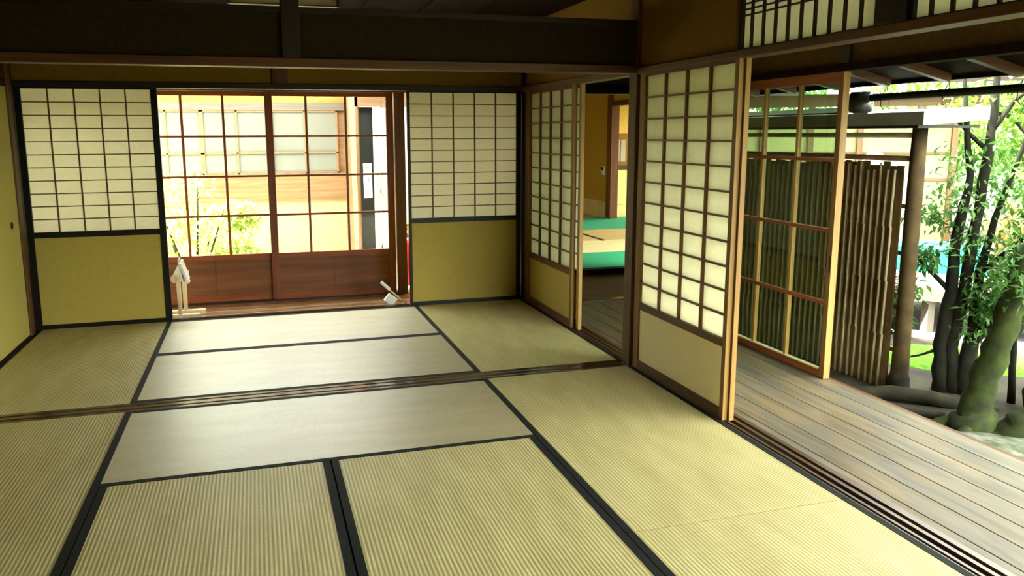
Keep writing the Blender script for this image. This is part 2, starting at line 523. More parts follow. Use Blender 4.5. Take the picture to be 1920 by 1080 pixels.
# ---- outer wall of back veranda
sbox('trim_back_window_sill', W_DARK_X, -1.5, 1.90, 2.78, 2.90, -0.09, -0.02)
struct(MB().box(-1.5, 2.0, 2.76, 2.92, 1.79, 1.86).build('trim_back_window_lintel', W_BROWN_X, bevel=0.003))
sbox('wall_back_veranda', PLASTER, -1.5, 3.0, 2.80, 2.86, 1.86, 2.12)
post('trim_back_window_post', W_BROWN_Z, 1.895, 1.985, 2.77, 2.88, -0.09, 2.0)
sbox('ceiling_back_veranda', W_BROWN_X, -1.6, 3.0, 2.15, 2.92, 2.08, 2.12)
sbox('wall_back_veranda_end', PLASTER, -1.6, -1.52, 2.2, 2.9, -0.1, 2.1)
# back eave, out of view, added to cut overhead sky light
ev = MB()
ev.hexa([(-2.2, 2.8, 2.12), (3.0, 2.8, 2.12), (3.0, 3.35, 2.0), (-2.2, 3.35, 2.0), (-2.2, 2.8, 2.16), (3.0, 2.8, 2.16), (3.0, 3.35, 2.04), (-2.2, 3.35, 2.04)])
struct(ev.build('ceiling_back_eave', W_BROWN_X))

# ---- outer wall plane of the side veranda
struct(MB().box(3.93, 4.02, -4.6, 2.1, 1.772, 1.815).build('trim_side_lintel', CEIL, bevel=0.003))
sbox('wall_side_veranda', plain('mid_brown_plaster', (0.085, 0.050, 0.012), (0.065, 0.038, 0.009), rough=0.95, scale=40), 3.965, 3.99, -4.6, 2.1, 1.815, 2.12)  # brown toned between the ochre and the dark plaster
sbox('ceiling_side_veranda', wood('light_bounce_ceiling_wood', (0.50, 0.36, 0.19), (0.66, 0.50, 0.29), axis='Y'), 2.95, 3.99, -4.6, 2.03, 2.08, 2.12)  # unseen ceiling, its wood made pale to bounce light onto the transoms
post('trim_side_bracket', W_DARK_Z, 3.935, 3.965, -0.46, -0.39, 1.815, 2.08)
post('trim_side_veranda_end', W_DARK_Z, 3.92, 4.02, 1.96, 2.06, -0.1, 2.12)
# side eave: sloping board soffit, rafters, fascia
ev = MB()
ev.hexa([(3.99, -4.6, 1.97), (4.86, -4.6, 1.765), (4.86, 2.0, 1.765), (3.99, 2.0, 1.97),
         (3.99, -4.6, 2.01), (4.86, -4.6, 1.805), (4.86, 2.0, 1.805), (3.99, 2.0, 2.01)])
struct(ev.build('ceiling_side_eave', CEIL))
for i in range(12):
    y = 1.6 - i * 0.48
    struct(MB().bar((3.99, y, 1.945), (4.80, y, 1.752), 0.045, 0.05).build('trim_rafter_%d' % (i + 1), W_BROWN_X))
sbox('trim_eave_fascia', CEIL, 4.84, 4.88, -4.6, 2.0, 1.745, 1.815)

# ================================================================== TATAMI
def tatami(cx, cy, ln, wd, rot, label, m, group, borders=(1, 1)):
    t = empty('tatami_mat', (cx, cy, 0), rot)
    tag(t, label, 'tatami mat', group)
    bw = 0.032
    y0 = -wd / 2 + (bw if borders[0] else 0); y1 = wd / 2 - (bw if borders[1] else 0)
    MB().box(-ln / 2 + 0.001, ln / 2 - 0.001, y0, y1, -0.058, 0.0).build('rush_cover', m, t)
    for side, f in ((-1, borders[0]), (1, borders[1])):
        if not f: continue
        a, b_ = (-wd / 2 + 0.001, -wd / 2 + bw) if side < 0 else (wd / 2 - bw, wd / 2 - 0.001)
        MB().box(-ln / 2 + 0.001, ln / 2 - 0.001, a, b_, -0.058, 0.0015).build('border_strip', SILL_BLUE, t)
    return t
G = 'tatami mats on the floor'
LX = 1.905
# back room (y .14 .. 2.085)
tatami(LX / 2, 1.5975, LX, 0.975, 0, 'brightly lit crosswise tatami mat nearest the back window', TAT_X, G)
tatami(LX / 2, 0.625, LX, 0.970, 0, 'brightly lit crosswise tatami mat just behind the wooden threshold', TAT_X, G)
tatami(-0.465, 1.1125, 1.945, 0.93, PI / 2, 'shaded tatami mat in the back left corner beside the ochre sliding door', TAT, G)
tatami(LX + 0.4825, 1.1125, 1.945, 0.965, PI / 2, 'tatami mat in the back right corner before the side doorway', TAT, G)
# front room
tatami(LX / 2, -0.4665, LX, 0.933, 0, 'greyish crosswise tatami mat just in front of the threshold', TAT_X, G)
tatami(0.4700, -1.888, 1.91, 0.934, PI / 2, 'left of the two lengthwise tatami mats in the foreground centre', TAT, G)
tatami(1.4225, -1.888, 1.91, 0.961, PI / 2, 'right of the two lengthwise tatami mats in the foreground centre', TAT, G)
tatami(-0.465, -0.955, 1.91, 0.93, PI / 2, 'tatami mat at the left edge of the picture in front of the threshold', TAT, G)
tatami(LX + 0.4825, -0.9425, 1.885, 0.965, PI / 2, 'tatami mat in front of the near paper screen on the right side', TAT, G)
tatami(LX + 0.4825, -2.8425, 1.91, 0.965, PI / 2, 'brightly lit tatami mat at the bottom right beside the open veranda', TAT, G)
tatami(-0.465, -2.870, 1.91, 0.93, PI / 2, 'tatami mat out of view past the bottom left edge of the picture', TAT, G)  # out of view, added like the next two mats for bounce light
tatami(LX / 2, -3.32, LX, 0.945, 0, 'crosswise tatami mat below the camera', TAT, G)
tatami(LX / 2, -4.27, LX, 0.945, 0, 'crosswise tatami mat behind the camera', TAT, G)

# ================================================================== SHOJI / SLIDING PANELS
def panel(name, label, cat, group, loc, rotz, w_, zt, zr, zb, sl, sr, cols, rows, mats, ends=True, th=0.028, lattice_w=0.009, lattice_h=0.006, top=None, rail=0.04, brail=0.03):
    """paper panel: local x 0..w_, front towards -y. zt paper top, zr paper bottom, zb low panel top"""
    frame_x, frame_z, lat, pap, low = mats
    t = empty(name, loc, rotz)
    tag(t, label, cat, group)
    H = top if top else zt + 0.012
    MB().box(0, sl, 0, th, 0, H).build('stile', frame_z, t, bevel=0.0015)
    MB().box(w_ - sr, w_, 0, th, 0, H).build('stile', frame_z, t, bevel=0.0015)
    if mats is not mb:
        MB().box(w_, w_ + 0.003, 0.0005, th - 0.0005, 0, H).build('stile_edge', W_GOLD_Z, t)['label'] = 'pale honey-coloured edge of the stile'
    MB().box(sl, w_ - sr, 0.001, th - 0.001, zt, H).build('top_rail', frame_x, t)
    MB().box(sl, w_ - sr, 0.001, th - 0.001, zb, zr).build('middle_rail', frame_x, t)
    MB().box(sl, w_ - sr, 0.001, th - 0.001, 0, brail).build('bottom_rail', frame_x, t)
    g = MB()
    for i in range(1, cols):
        x = sl + (w_ - sl - sr) * i / cols
        g.box(x - lattice_w / 2, x + lattice_w / 2, 0.004, 0.020, zr, zt)
    for i in range(1, rows):
        z = zr + (zt - zr) * i / rows
        g.box(sl, w_ - sr, 0.005, 0.019, z - lattice_h / 2, z + lattice_h / 2)
    g.build('lattice', lat, t)
    MB().box(sl, w_ - sr, 0.0202, 0.0208, zr, zt).build('paper', pap, t)
    MB().box(sl, w_ - sr, 0.008, 0.018, brail, zb).build('lower_panel', low, t)
    return t
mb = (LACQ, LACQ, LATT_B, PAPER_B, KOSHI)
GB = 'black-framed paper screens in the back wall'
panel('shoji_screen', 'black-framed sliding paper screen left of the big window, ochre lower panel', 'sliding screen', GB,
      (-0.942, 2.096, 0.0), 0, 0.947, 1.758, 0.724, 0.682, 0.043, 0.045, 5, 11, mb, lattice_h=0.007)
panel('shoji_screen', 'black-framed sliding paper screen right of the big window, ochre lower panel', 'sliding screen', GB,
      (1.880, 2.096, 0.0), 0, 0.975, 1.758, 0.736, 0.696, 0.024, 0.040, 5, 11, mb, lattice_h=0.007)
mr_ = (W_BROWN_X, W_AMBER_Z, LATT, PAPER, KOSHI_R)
GR = 'paper screens in the right wall'
# front room right wall: two stacked
panel('shoji_screen', 'tall brown-framed sliding paper screen right of the dark corner post, cream lower panel', 'sliding screen', GR,
      (2.876, -0.005, 0.0), -PI / 2, 0.985, 1.752, 0.412, 0.372, 0.062, 0.030, 4, 11, mr_, th=0.027, lattice_w=0.013, lattice_h=0.010, top=1.77, brail=0.055)
panel('shoji_screen', 'second paper screen stacked behind the tall one beside the veranda, only its honey edge showing', 'sliding screen', GR,
      (2.9045, 0.0, 0.0), -PI / 2, 1.005, 1.752, 0.412, 0.372, 0.045, 0.035, 4, 11, mr_, th=0.027, lattice_w=0.013, lattice_h=0.010, top=1.77, brail=0.055)
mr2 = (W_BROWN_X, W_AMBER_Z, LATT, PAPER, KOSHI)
panel('shoji_screen', 'narrow-looking brown-framed paper screen in the back right corner beside the doorway', 'sliding screen', GR,
      (2.876, 2.05, 0.0), -PI / 2, 1.05, 1.745, 0.437, 0.392, 0.115, 0.040, 4, 11, mr2, th=0.027, lattice_w=0.015, lattice_h=0.010, top=1.77, brail=0.055)
mr3 = (W_BROWN_X, W_GOLD_Z, LATT, PAPER, KOSHI)
panel('shoji_screen', 'paper screen stacked behind the one left of the doorway, only its honey edge showing', 'sliding screen', GR,
      (2.9045, 2.05, 0.0), -PI / 2, 1.12, 1.745, 0.437, 0.392, 0.04, 0.040, 4, 11, mr3, th=0.027, lattice_w=0.015, lattice_h=0.010, top=1.77, brail=0.055)

# left fusuma doors
def fusuma(y, label):
    t = empty('fusuma_door', (-0.93, y, 0.004), PI / 2)
    tag(t, label, 'sliding door', 'plain sliding doors in the left wall')
    MB().box(0.012, 0.943, 0.002, 0.02, 0.012, 1.752).build('door_panel', FUSUMA, t)
    f_ = MB(); f_.box(0, 0.012, 0, 0.022, 0, 1.766); f_.box(0.943, 0.955, 0, 0.022, 0, 1.766)
    f_.box(0.012, 0.943, 0, 0.022, 0, 0.012); f_.box(0.012, 0.943, 0, 0.022, 1.752, 1.766)
    f_.build('edge_frame', LACQ, t)
    h = MB()
    seg = 24
    h.lathe([(0.024, 0), (0.026, 0.002), (0.026, 0.004), (0.021, 0.005), (0.019, 0.001)], seg=seg)
    o = h.build('round_pull', BLACK, t)
    o.location = (0.955 - 0.185, 0.002, 0.818); o.rotation_euler = (PI / 2, 0, 0)
    return t
fusuma(-0.02 + 0.0, 'pale green-cream sliding door nearer the threshold, beyond the left edge of the picture')
fusuma(0.94, 'pale green-cream sliding door with a round black pull on the left wall')

# ranma transoms (paper windows above right lintel)
def transom(y1, y0, ncol, zt, label):
    t = empty('transom_window', (2.875, y1, 1.805), -PI / 2)
    tag(t, label, 'transom window', 'paper transom windows over the veranda opening')
    L_ = y1 - y0; H = zt - 1.805
    f_ = MB(); f_.box(0, 0.012, 0, 0.03, 0, H); f_.box(L_ - 0.012, L_, 0, 0.03, 0, H); f_.box(0, L_, 0, 0.03, H - 0.02, H)
    f_.box(0, L_, 0, 0.03, 0, 0.006)
    f_.build('frame', W_DARK_X, t)
    g = MB()
    for i in range(1, ncol):
        x = L_ * i / ncol
        g.box(x - 0.0055, x + 0.0055, 0.0, 0.012, 0.006, H - 0.02)
    for z in (0.152, 0.178, 0.204, 0.300):
        g.box(0.012, L_ - 0.012, 0.003, 0.015, z - 0.0035, z + 0.0035)
    g.build('lattice', W_DARK_Z, t)
    MB().box(0.005, L_ - 0.005, 0.0182, 0.0188, 0.004, H - 0.004).build('paper', PAPER, t)
transom(-0.985, -1.833, 10, 2.14, 'paper transom window with dark upright bars left of the thick post at the top right')
transom(-1.987, -2.835, 10, 2.14, 'paper transom window with dark upright bars cut by the top right corner')
transom(-2.95, -3.80, 10, 2.14, 'paper transom window above the veranda, nearest the camera')

# ================================================================== BACK WINDOW DOORS
def glass_door(x0, x1, y, muntins, label):
    t = empty('glass_door', (x0, y, -0.02))
    tag(t, label, 'glass sliding door', 'wood-framed glass doors across the back veranda')
    L_ = x1 - x0; th = 0.032; o_ = 0.02
    zb, zt, H = 0.392 + o_, 1.752 + o_, 1.79 + o_
    MB().box(0, 0.062, 0, th, 0, H).build('stile', W_RED_Z, t, bevel=0.002)
    MB().box(L_ - 0.062, L_, 0, th, 0, H).build('stile', W_RED_Z, t, bevel=0.002)
    MB().box(0.062, L_ - 0.062, 0, th, zt, H).build('top_rail', W_RED_X, t)
    MB().box(0.062, L_ - 0.062, 0, th, zb - 0.045, zb).build('middle_rail', W_RED_X, t)
    MB().box(0.062, L_ - 0.062, 0, th, 0, 0.06).build('bottom_rail', W_RED_X, t)
    p = MB()
    p.box(0.062, L_ - 0.062, 0.010, 0.020, 0.06, zb - 0.045)
    p.build('wood_panel', W_WAIN, t)
    MB().box(L_ / 2 - 0.006, L_ / 2 + 0.006, 0.004, 0.010, 0.06, zb - 0.045).build('panel_batten', W_WAIN, t)
    g = MB()
    for x in muntins:
        g.box(x - x0 - 0.010, x - x0 + 0.010, 0.004, 0.028, zb, zt)
    for i in range(1, 4):
        z = zb + (zt - zb) * i / 4
        g.box(0.062, L_ - 0.062, 0.005, 0.027, z - 0.009, z + 0.009)
    g.build('muntins', W_RED_X, t)
    MB().box(0.062, L_ - 0.062, 0.0145, 0.0175, zb, zt).build('glass_pane', GLASS_B, t)
glass_door(-1.36, -0.225, 2.80, (-0.98, -0.64), 'glass door hidden behind the left paper screen')
glass_door(-0.265, 0.845, 2.838, (0.105, 0.438), 'left of the two big glass doors, leafy garden bush behind it')
glass_door(0.780, 1.885, 2.80, (1.125, 1.465), 'right of the two big glass doors, beside the brown end post')

# ================================================================== GARDEN GLASS DOOR (side veranda)
def garden_door(y1, y0, label, x=3.945):
    t = empty('garden_glass_door', (x, y1, -0.055), -PI / 2)
    tag(t, label, 'glass sliding door', 'glass doors on the veranda edge')
    L_ = y1 - y0; o_ = 0.055; th = 0.042
    MB().box(0, 0.055, 0, th, 0, 1.825).build('stile', W_GOLD_Z, t, bevel=0.002)
    s2 = MB().box(L_ - 0.038, L_, 0, th, 0, 1.825).build('stile', W_AMBER_Z, t, bevel=0.0)
    s3 = MB().box(L_, L_ + 0.004, -0.001, th + 0.001, 0, 1.825).build('stile_edge', W_GOLD_Z, t)
    s3['label'] = 'pale honey-coloured edge of the door stile'
    MB().box(0.055, L_ - 0.038, 0, th, 1.712 + o_, 1.825).build('top_rail', W_RED_X, t)
    MB().box(0.055, L_ - 0.038, 0, th, 0, 0.045).build('bottom_rail', W_RED_X, t, bevel=0.002)
    MB().box(0.055, L_ - 0.055, -0.002, th - 0.015, 0.045, 0.052).build('pane_ledge', IVORY, t)
    xs = [0.055 + (L_ - 0.093) * i / 3 for i in range(4)]
    g = MB()
    for i in (1, 2):
        g.box(xs[i] - 0.011, xs[i] + 0.011, 0.004, 0.030, 0.045, 1.715 + o_)
    g.build('upright_muntin', W_GOLD_Z, t)
    h = MB()
    for z in (0.408, 0.848, 1.266):
        h.box(0.055, L_ - 0.038, 0.003, 0.031, z + o_ - 0.011, z + o_ + 0.011)
    h.build('cross_muntin', W_RED_X, t)
    MB().box(0.055, L_ - 0.038, 0.0155, 0.0185, 0.045, 1.715 + o_).build('glass_pane', GLASS_D, t)
    MB().box(L_ - 0.012, L_ - 0.003, -0.004, -0.001, 0.60 + o_, 0.70 + o_).build('finger_pull', BLACK, t)
garden_door(0.70, -0.425, 'honey-framed glass sliding door standing on the veranda edge before the bamboo fence')
garden_door(1.90, 0.66, 'farther glass door on the veranda edge behind the paper screen', x=3.892)

# ================================================================== SMALL THINGS INDOORS
# wooden stand with log and cloth
t = empty('wooden_stand', (0.05, 2.33, -0.03))
tag(t, 'small pale wooden stand with crossbar at the lower left of the big window', 'stand')
for dy, dx in ((-0.07, 0.0), (0.09, 0.035)):
    MB().box(-0.13 + dx, 0.145 + dx, dy - 0.022, dy + 0.022, 0.0, 0.045).build('foot', IVORY, t, bevel=0.004)
    MB().tube([(0.0 + dx * 0.8, dy, 0.045), (0.0 + dx * 0.8, dy, 0.33)], 0.0165, 12).build('upright', IVORY, t)
MB().tube([(-0.022, -0.15, 0.345), (0.035, 0.16, 0.345)], 0.030, 18).build('crossbar', IVORY, t)
# folded paper over the crossbar: tent of two leaning leaves with a twisted tip
p = MB()
p.hexa([(-0.048, -0.10, 0.345), (0.035, -0.06, 0.30), (0.075, 0.10, 0.31), (-0.02, 0.10, 0.35),
        (0.010, -0.06, 0.455), (0.022, -0.055, 0.455), (0.035, 0.05, 0.47), (0.022, 0.05, 0.47)])
p.hexa([(0.030, -0.08, 0.445), (0.045, -0.08, 0.440), (0.050, 0.02, 0.445), (0.034, 0.02, 0.45),
        (0.062, -0.09, 0.290), (0.082, -0.085, 0.295), (0.084, 0.0, 0.30), (0.066, 0.0, 0.29)][4:] +
       [(0.010, -0.07, 0.455), (0.030, -0.07, 0.450), (0.034, 0.02, 0.455), (0.014, 0.02, 0.46)])
p.tube([(0.016, -0.02, 0.45), (0.010, -0.01, 0.475), (0.014, 0.0, 0.495)], [0.016, 0.011, 0.005], 8)
o = p.build('paper_wrap', WHITE, None, loc=(0.05, 2.33, -0.03))
tag(o, 'white folded paper draped over the crossbar of the small wooden stand', 'paper')

# rod leaning on its block
t = empty('leaning_rod', (1.88, 2.24, -0.03))
tag(t, 'thin pale rod slanting up from the foot of the right screen', 'rod')
MB().bar((0.0, -0.01, 0.010), (-0.160, -0.01, 0.155), 0.012, 0.012).build('shaft', IVORY, t)
MB().bar((-0.150, -0.01, 0.150), (-0.225, -0.01, 0.222), 0.024, 0.028).build('grip', WHITE, t, bevel=0.006)
b = MB()
c45 = Matrix.Rotation(R(40), 3, 'Y')
pts = []
for z in (-0.040, 0.040):
    for x_, y_ in ((-0.044, -0.025), (0.044, -0.025), (0.044, 0.025), (-0.044, 0.025)):
        pts.append(c45 @ Vector((x_, y_, z)))
b.hexa(pts)
o = b.build('white_block', WHITE, None, bevel=0.006, loc=(1.735, 2.25, 0.030))
tag(o, 'small white block tilted on its corner under the slanting rod', 'block')

# fire extinguisher beyond the end post
t = empty('fire_extinguisher', (2.085, 3.22, -0.03))
tag(t, 'red fire extinguisher standing beyond the brown end post, mostly hidden', 'fire extinguisher')
MB().lathe([(0.070, 0), (0.075, 0.01), (0.075, 0.40), (0.066, 0.44), (0.035, 0.47), (0.02, 0.48)], seg=24).build('cylinder', RED, t)
MB().lathe([(0.022, 0.48), (0.03, 0.485), (0.03, 0.515), (0.018, 0.53)], seg=16).build('valve', WHITE, t)
MB().box(-0.09, 0.02, -0.012, 0.012, 0.535, 0.55).bar((-0.02, 0, 0.555), (-0.09, 0, 0.60), 0.02, 0.012).build('lever', ZINC, t)
MB().box(-0.055, 0.03, -0.02, 0.02, 0.56, 0.60).build('safety_tag', plain('yellow_plastic', (0.8, 0.55, 0.03)), t)
MB().tube([(-0.02, -0.02, 0.50), (-0.085, -0.03, 0.46), (-0.10, -0.04, 0.30), (-0.09, -0.05, 0.12)], 0.010, 8).build('hose', BLACK, t)

# ceiling lamp in the back room
t = empty('ceiling_lamp', (0.895, 1.06, 2.19))
tag(t, 'square paper ceiling lamp with thin wooden bars, seen through the top opening', 'lamp')
f_ = MB()
for x_ in (-0.318, 0.318):
    for y_ in (-0.318, 0.318):
        f_.box(x_ - 0.008, x_ + 0.008, y_ - 0.008, y_ + 0.008, 0, 0.13)
for z in (0.0, 0.040, 0.052, 0.122):
    for s in (-1, 1):
        f_.box(-0.318, 0.318, s * 0.318 - 0.005, s * 0.318 + 0.005, z, z + 0.006)
        f_.box(s * 0.318 - 0.005, s * 0.318 + 0.005, -0.318, 0.318, z, z + 0.006)
f_.build('frame', W_BROWN_X, t)
MB().box(-0.312, 0.312, -0.312, 0.312, 0.003, 0.125).build('paper_shade', paper_mat('lamp_paper', (0.85, 0.80, 0.62), 0.3), t)

# ================================================================== FAR ROOM THROUGH THE SIDE DOORWAY
sbox('trim_far_room_sill', W_DARK_X, 2.9, 6.5, 3.28, 3.34, -0.12, 0.0)
sbox('floor_far_room', plain('far_tatami', (0.60, 0.40, 0.14), (0.52, 0.34, 0.12), scale=10), 2.9, 9.0, 3.34, 10.0, -0.10, -0.008)
tag(MB().box(2.95, 6.3, 3.345, 4.36, -0.008, 0.006).build('green_carpet', GREENC), 'nearer strip of green carpet in the far room past the doorway', 'carpet', 'green carpet strips')
tag(MB().box(2.95, 7.6, 6.50, 8.02, -0.008, 0.006).build('green_carpet', GREENC), 'farther strip of green carpet at the foot of the brown far wall', 'carpet', 'green carpet strips')
fm = tatami_mat('far_tatami_rush', (0.78, 0.68, 0.34), (0.72, 0.62, 0.30), 0.6, 0.2)
fm2 = tatami_mat('far_tatami_rush_tan', (0.62, 0.42, 0.15), (0.58, 0.38, 0.13), 0.6, 0.2)
def fmat(x0, x1, y0, y1, m, label):
    t = empty('far_tatami_mat', ((x0 + x1) / 2, (y0 + y1) / 2, 0))
    tag(t, label, 'tatami mat', 'tatami mats in the far room')
    L_, W_ = x1 - x0, y1 - y0
    MB().box(-L_ / 2 + .015, L_ / 2 - .015, -W_ / 2, W_ / 2, -0.008, 0.002).build('rush_cover', m, t)
    for s in (-1, 1):
        MB().box(s * L_ / 2 - .013, s * L_ / 2 + .013, -W_ / 2, W_ / 2, -0.008, 0.003).build('border_strip', SILL_BLUE, t)
fmat(3.9, 6.3, 4.37, 5.33, fm, 'pale yellow mat strip behind the nearer green carpet')
fmat(5.17, 6.35, 5.37, 6.48, fm2, 'tan mat right of the dark border line in the far room')
fmat(3.45, 5.13, 5.37, 6.48, fm2, 'tan mat left of the dark border line in the far room')
# far wall
FARW = plain('far_room_plaster', (0.66, 0.43, 0.11), (0.60, 0.38, 0.09), rough=0.95, scale=20)
sbox('wall_far_room', FARW, 6.40, 6.50, 7.98, 10.0, 0.27, 2.4)
sbox('baseboard_far_room', plain('white_dado', (0.90, 0.85, 0.68)), 6.385, 6.50, 7.98, 10.0, -0.01, 0.27)
post('trim_far_post', W_RED_Z, 6.38, 6.52, 7.80, 7.98, -0.01, 2.4)
sbox('trim_far_lintel', W_BROWN_Y, 6.39, 6.50, 4.0, 7.80, 1.87, 1.95)
sbox('wall_far_room_upper', FARW, 6.41, 6.48, 4.0, 7.80, 1.95, 2.4)
sbox('wall_far_room_back', FARW, 2.9, 6.5, 9.6, 9.7, 0, 2.4)
sbox('wall_far_room_left', FARW, 2.95, 3.0, 2.11, 9.7, 0, 2.4)
# lintel at the entry of the far room and the upper wall
sbox('trim_far_room_entry_lintel', W_DARK_X, 2.9, 6.5, 3.28, 3.38, 1.825, 1.925)
sbox('wall_far_room_entry', plain('dim_plaster', (0.10, 0.09, 0.035)), 2.9, 6.5, 3.30, 3.36, 1.925, 2.34)
sbox('wall_passage_sky_block', PLASTER, 2.95, 4.76, 2.03, 2.08, 2.08, 2.34)  # unseen wall, added where sky light leaked in above the veranda ceiling
sbox('ceiling_passage', W_DARK_X, 2.95, 4.76, 2.03, 3.34, 2.34, 2.40)
sbox('ceiling_far_room', W_DARK_X, 2.95, 9.3, 3.34, 10.9, 2.34, 2.40)
# room beyond: pale cupboard door and a slit window
t = empty('far_cupboard', (6.6, 10.3, 0))
tag(t, 'brown cupboard with pale yellow low doors seen through the farthest opening', 'cupboard')
MB().box(0.0, 2.6, 0.0, 0.5, 0.0, 0.70).build('low_doors', plain('pale_yellow_paper', (0.62, 0.60, 0.20)), t)
MB().box(0.0, 2.6, 0.04, 0.5, 0.78, 1.42).build('alcove', PLASTER, t)
MB().box(0.0, 2.6, -0.03, 0.5, 0.70, 0.78).build('counter_edge', W_DARK_X, t)
MB().box(0.0, 2.6, 0.02, 0.5, 1.42, 2.4).build('upper_body', FARW, t)
m_ = MB()
for q in range(2): m_.box(1.06 + q * 0.13, 1.16 + q * 0.13, 0.03, 0.045, 0.86, 1.30)
m_.build('paper_slit', PAPER_B, t)
sbox('floor_farther_room', plain('far_tatami_b', (0.60, 0.40, 0.14), (0.52, 0.34, 0.12), scale=10), 6.5, 9.3, 10.0, 10.8, -0.10, -0.008)
sbox('wall_farther_room', FARW, 6.5, 9.3, 10.8, 10.9, 0, 2.4)
# wall switch on the far wall beside the post
t = empty('wall_controller', (6.385, 8.10, 0.80), -PI / 2)
tag(t, 'small white wall controller with dark screen on the brown far wall', 'wall controller')
MB().box(-0.05, 0.05, -0.02, 0.015, -0.075, 0.075).build('housing', WHITE, t, bevel=0.004)
MB().box(-0.038, 0.038, -0.023, -0.019, 0.005, 0.062).build('screen', BLACK, t)

# ================================================================== COURTYARD BEHIND THE WINDOW
GRAVEL = plain('bounce_gravel', (0.86, 0.84, 0.76), (0.70, 0.68, 0.60), rough=0.95, scale=60, bump=0.4)  # unseen ground, whitened to bounce sunlight into the back room
sbox('ground_courtyard', GRAVEL, -6, 1.95, 2.95, 5.5, -0.5, -0.40)
CREAM = plain('cream_plaster', (0.34, 0.29, 0.15), (0.31, 0.26, 0.13), rough=0.9, scale=8)
FACW_X = wood('facade_wood_x', (0.15, 0.078, 0.032), (0.22, 0.13, 0.060), axis='X')
FACW_Z = wood('facade_wood_z', (0.15, 0.078, 0.032), (0.22, 0.13, 0.060), axis='Z')
t = empty('courtyard_building', (0, 5.5, -0.4))
tag(t, 'building across the courtyard with pale wall and long row of greyish windows', 'building')
MB().box(-6, 1.75, 0, 0.2, 0.0, 1.035).build('lower_wall', CREAM, t)
MB().box(-6, 1.75, -0.03, 0.2, 1.035, 1.36).build('sill_boards', FACW_X, t)
MB().box(-6, 1.75, -0.03, 0.2, 2.11, 2.20).build('window_lintel', wood('grey_beam', (0.09, 0.078, 0.06), (0.13, 0.11, 0.085), axis='X'), t)
MB().box(-6, 1.75, 0.0, 0.2, 2.20, 2.62).build('upper_wall', plain('yellow_plaster', (0.34, 0.22, 0.06), (0.30, 0.19, 0.05), rough=0.9), t)
MB().box(-6, 1.75, 0.03, 0.2, 1.36, 2.11).build('window_wall', FACW_X, t)
PANEW = plain('frosted_window_pane', (0.16, 0.165, 0.14), (0.13, 0.135, 0.115), rough=0.2, spec=0.6, scale=2)
for i in range(7):
    x0 = 1.66 - (i + 1) * 0.78
    fr = MB(); s_ = 0.022
    fr.box(x0, x0 + s_, -0.02, 0.02, 1.36, 2.11); fr.box(x0 + 0.78 - s_, x0 + 0.78, -0.02, 0.02, 1.36, 2.11)
    fr.box(x0, x0 + 0.78, -0.02, 0.02, 1.36, 1.38); fr.box(x0, x0 + 0.78, -0.02, 0.02, 2.09, 2.11)
    fr.box(x0 + 0.38, x0 + 0.40, -0.02, 0.02, 1.36, 2.11); fr.box(x0, x0 + 0.78, -0.02, 0.02, 1.60, 1.62)
    wo = fr.build('window', FACW_Z, t)
    MB().box(x0 + 0.01, x0 + 0.77, 0.0, 0.01, 1.37, 2.10).build('pane', PANEW, wo)
MB().hexa([(-6, -0.35, 2.60), (1.8, -0.35, 2.60), (1.8, 0.6, 2.8), (-6, 0.6, 2.8), (-6, -0.35, 2.65), (1.8, -0.35, 2.65), (1.8, 0.6, 2.85), (-6, 0.6, 2.85)]).build('roof', FACW_X, t)
# wing on the right with the open door
t = empty('courtyard_wing', (1.75, 4.35, -0.4))
tag(t, 'wooden wing at the right of the courtyard with an open dark doorway', 'building')
MB().box(0.0, 0.03, 0.02, 1.15, 0, 2.4).build('side_wall', FACW_Z, t)
MB().box(-0.015, 0.012, -0.03, 0.02, 0, 2.3).build('door_post', FACW_Z, t)
MB().box(-0.015, 1.2, -0.03, 0.05, 2.12, 2.45).build('door_lintel', FACW_X, t)
MB().box(0.03, 1.2, 0.10, 0.15, 0.45, 2.12).build('doorway_shade_sheet', plain('doorway_shade', (0.02, 0.025, 0.022)), t)  # flat dark sheet standing in for the shade inside the doorway
MB().box(-0.01, 1.2, -0.06, 0.5, 0.0, 0.46).build('door_step', CREAM, t)
w_ = MB(); w_.box(0.175, 0.195, -0.03, 0.02, 0.46, 2.12); w_.box(0.235, 0.25, -0.025, 0.015, 0.46, 2.12); w_.box(0.195, 0.60, -0.025, 0.015, 0.46, 0.62)
w_.box(0.58, 0.60, -0.03, 0.02, 0.46, 2.12); w_.box(0.195, 0.60, -0.025, 0.015, 1.18, 1.24)
wo = w_.build('glass_door_frame', plain('pale_frame', (0.75, 0.72, 0.62)), t)
MB().box(0.195, 0.58, -0.008, -0.004, 0.62, 2.12).build('pane', plain('pale_glass', (0.55, 0.60, 0.58), rough=0.15, spec=0.6), wo)
MB().box(-0.05, 1.2, -0.4, 1.15, 2.45, 2.50).build('roof', FACW_X, t)
# hanging sign with vertical writing (brush strokes, not legible in the photograph)
t = empty('hanging_sign', (1.845, 4.27, 0.745))
tag(t, 'narrow white hanging sign with vertical brush writing in the dark doorway', 'sign')
MB().box(-0.045, 0.045, -0.004, 0.004, 0.0, 0.37).build('board', WHITE, t)
ink = plain('grey_ink', (0.22, 0.22, 0.20))
rs = random.Random(3)
for k in range(6):
    zc = 0.33 - k * 0.055
    s_ = MB()
    for q in range(4):
        a = b_ if q else (rs.uniform(-0.015, 0.015), -0.0052, zc + rs.uniform(-0.012, 0.012))
        b_ = (a[0] + rs.uniform(-0.016, 0.016), -0.0052, a[2] + rs.uniform(-0.014, 0.014))
        s_.bar(a, b_, 0.002, 0.0045)
    s_.build('written_character', ink, t)

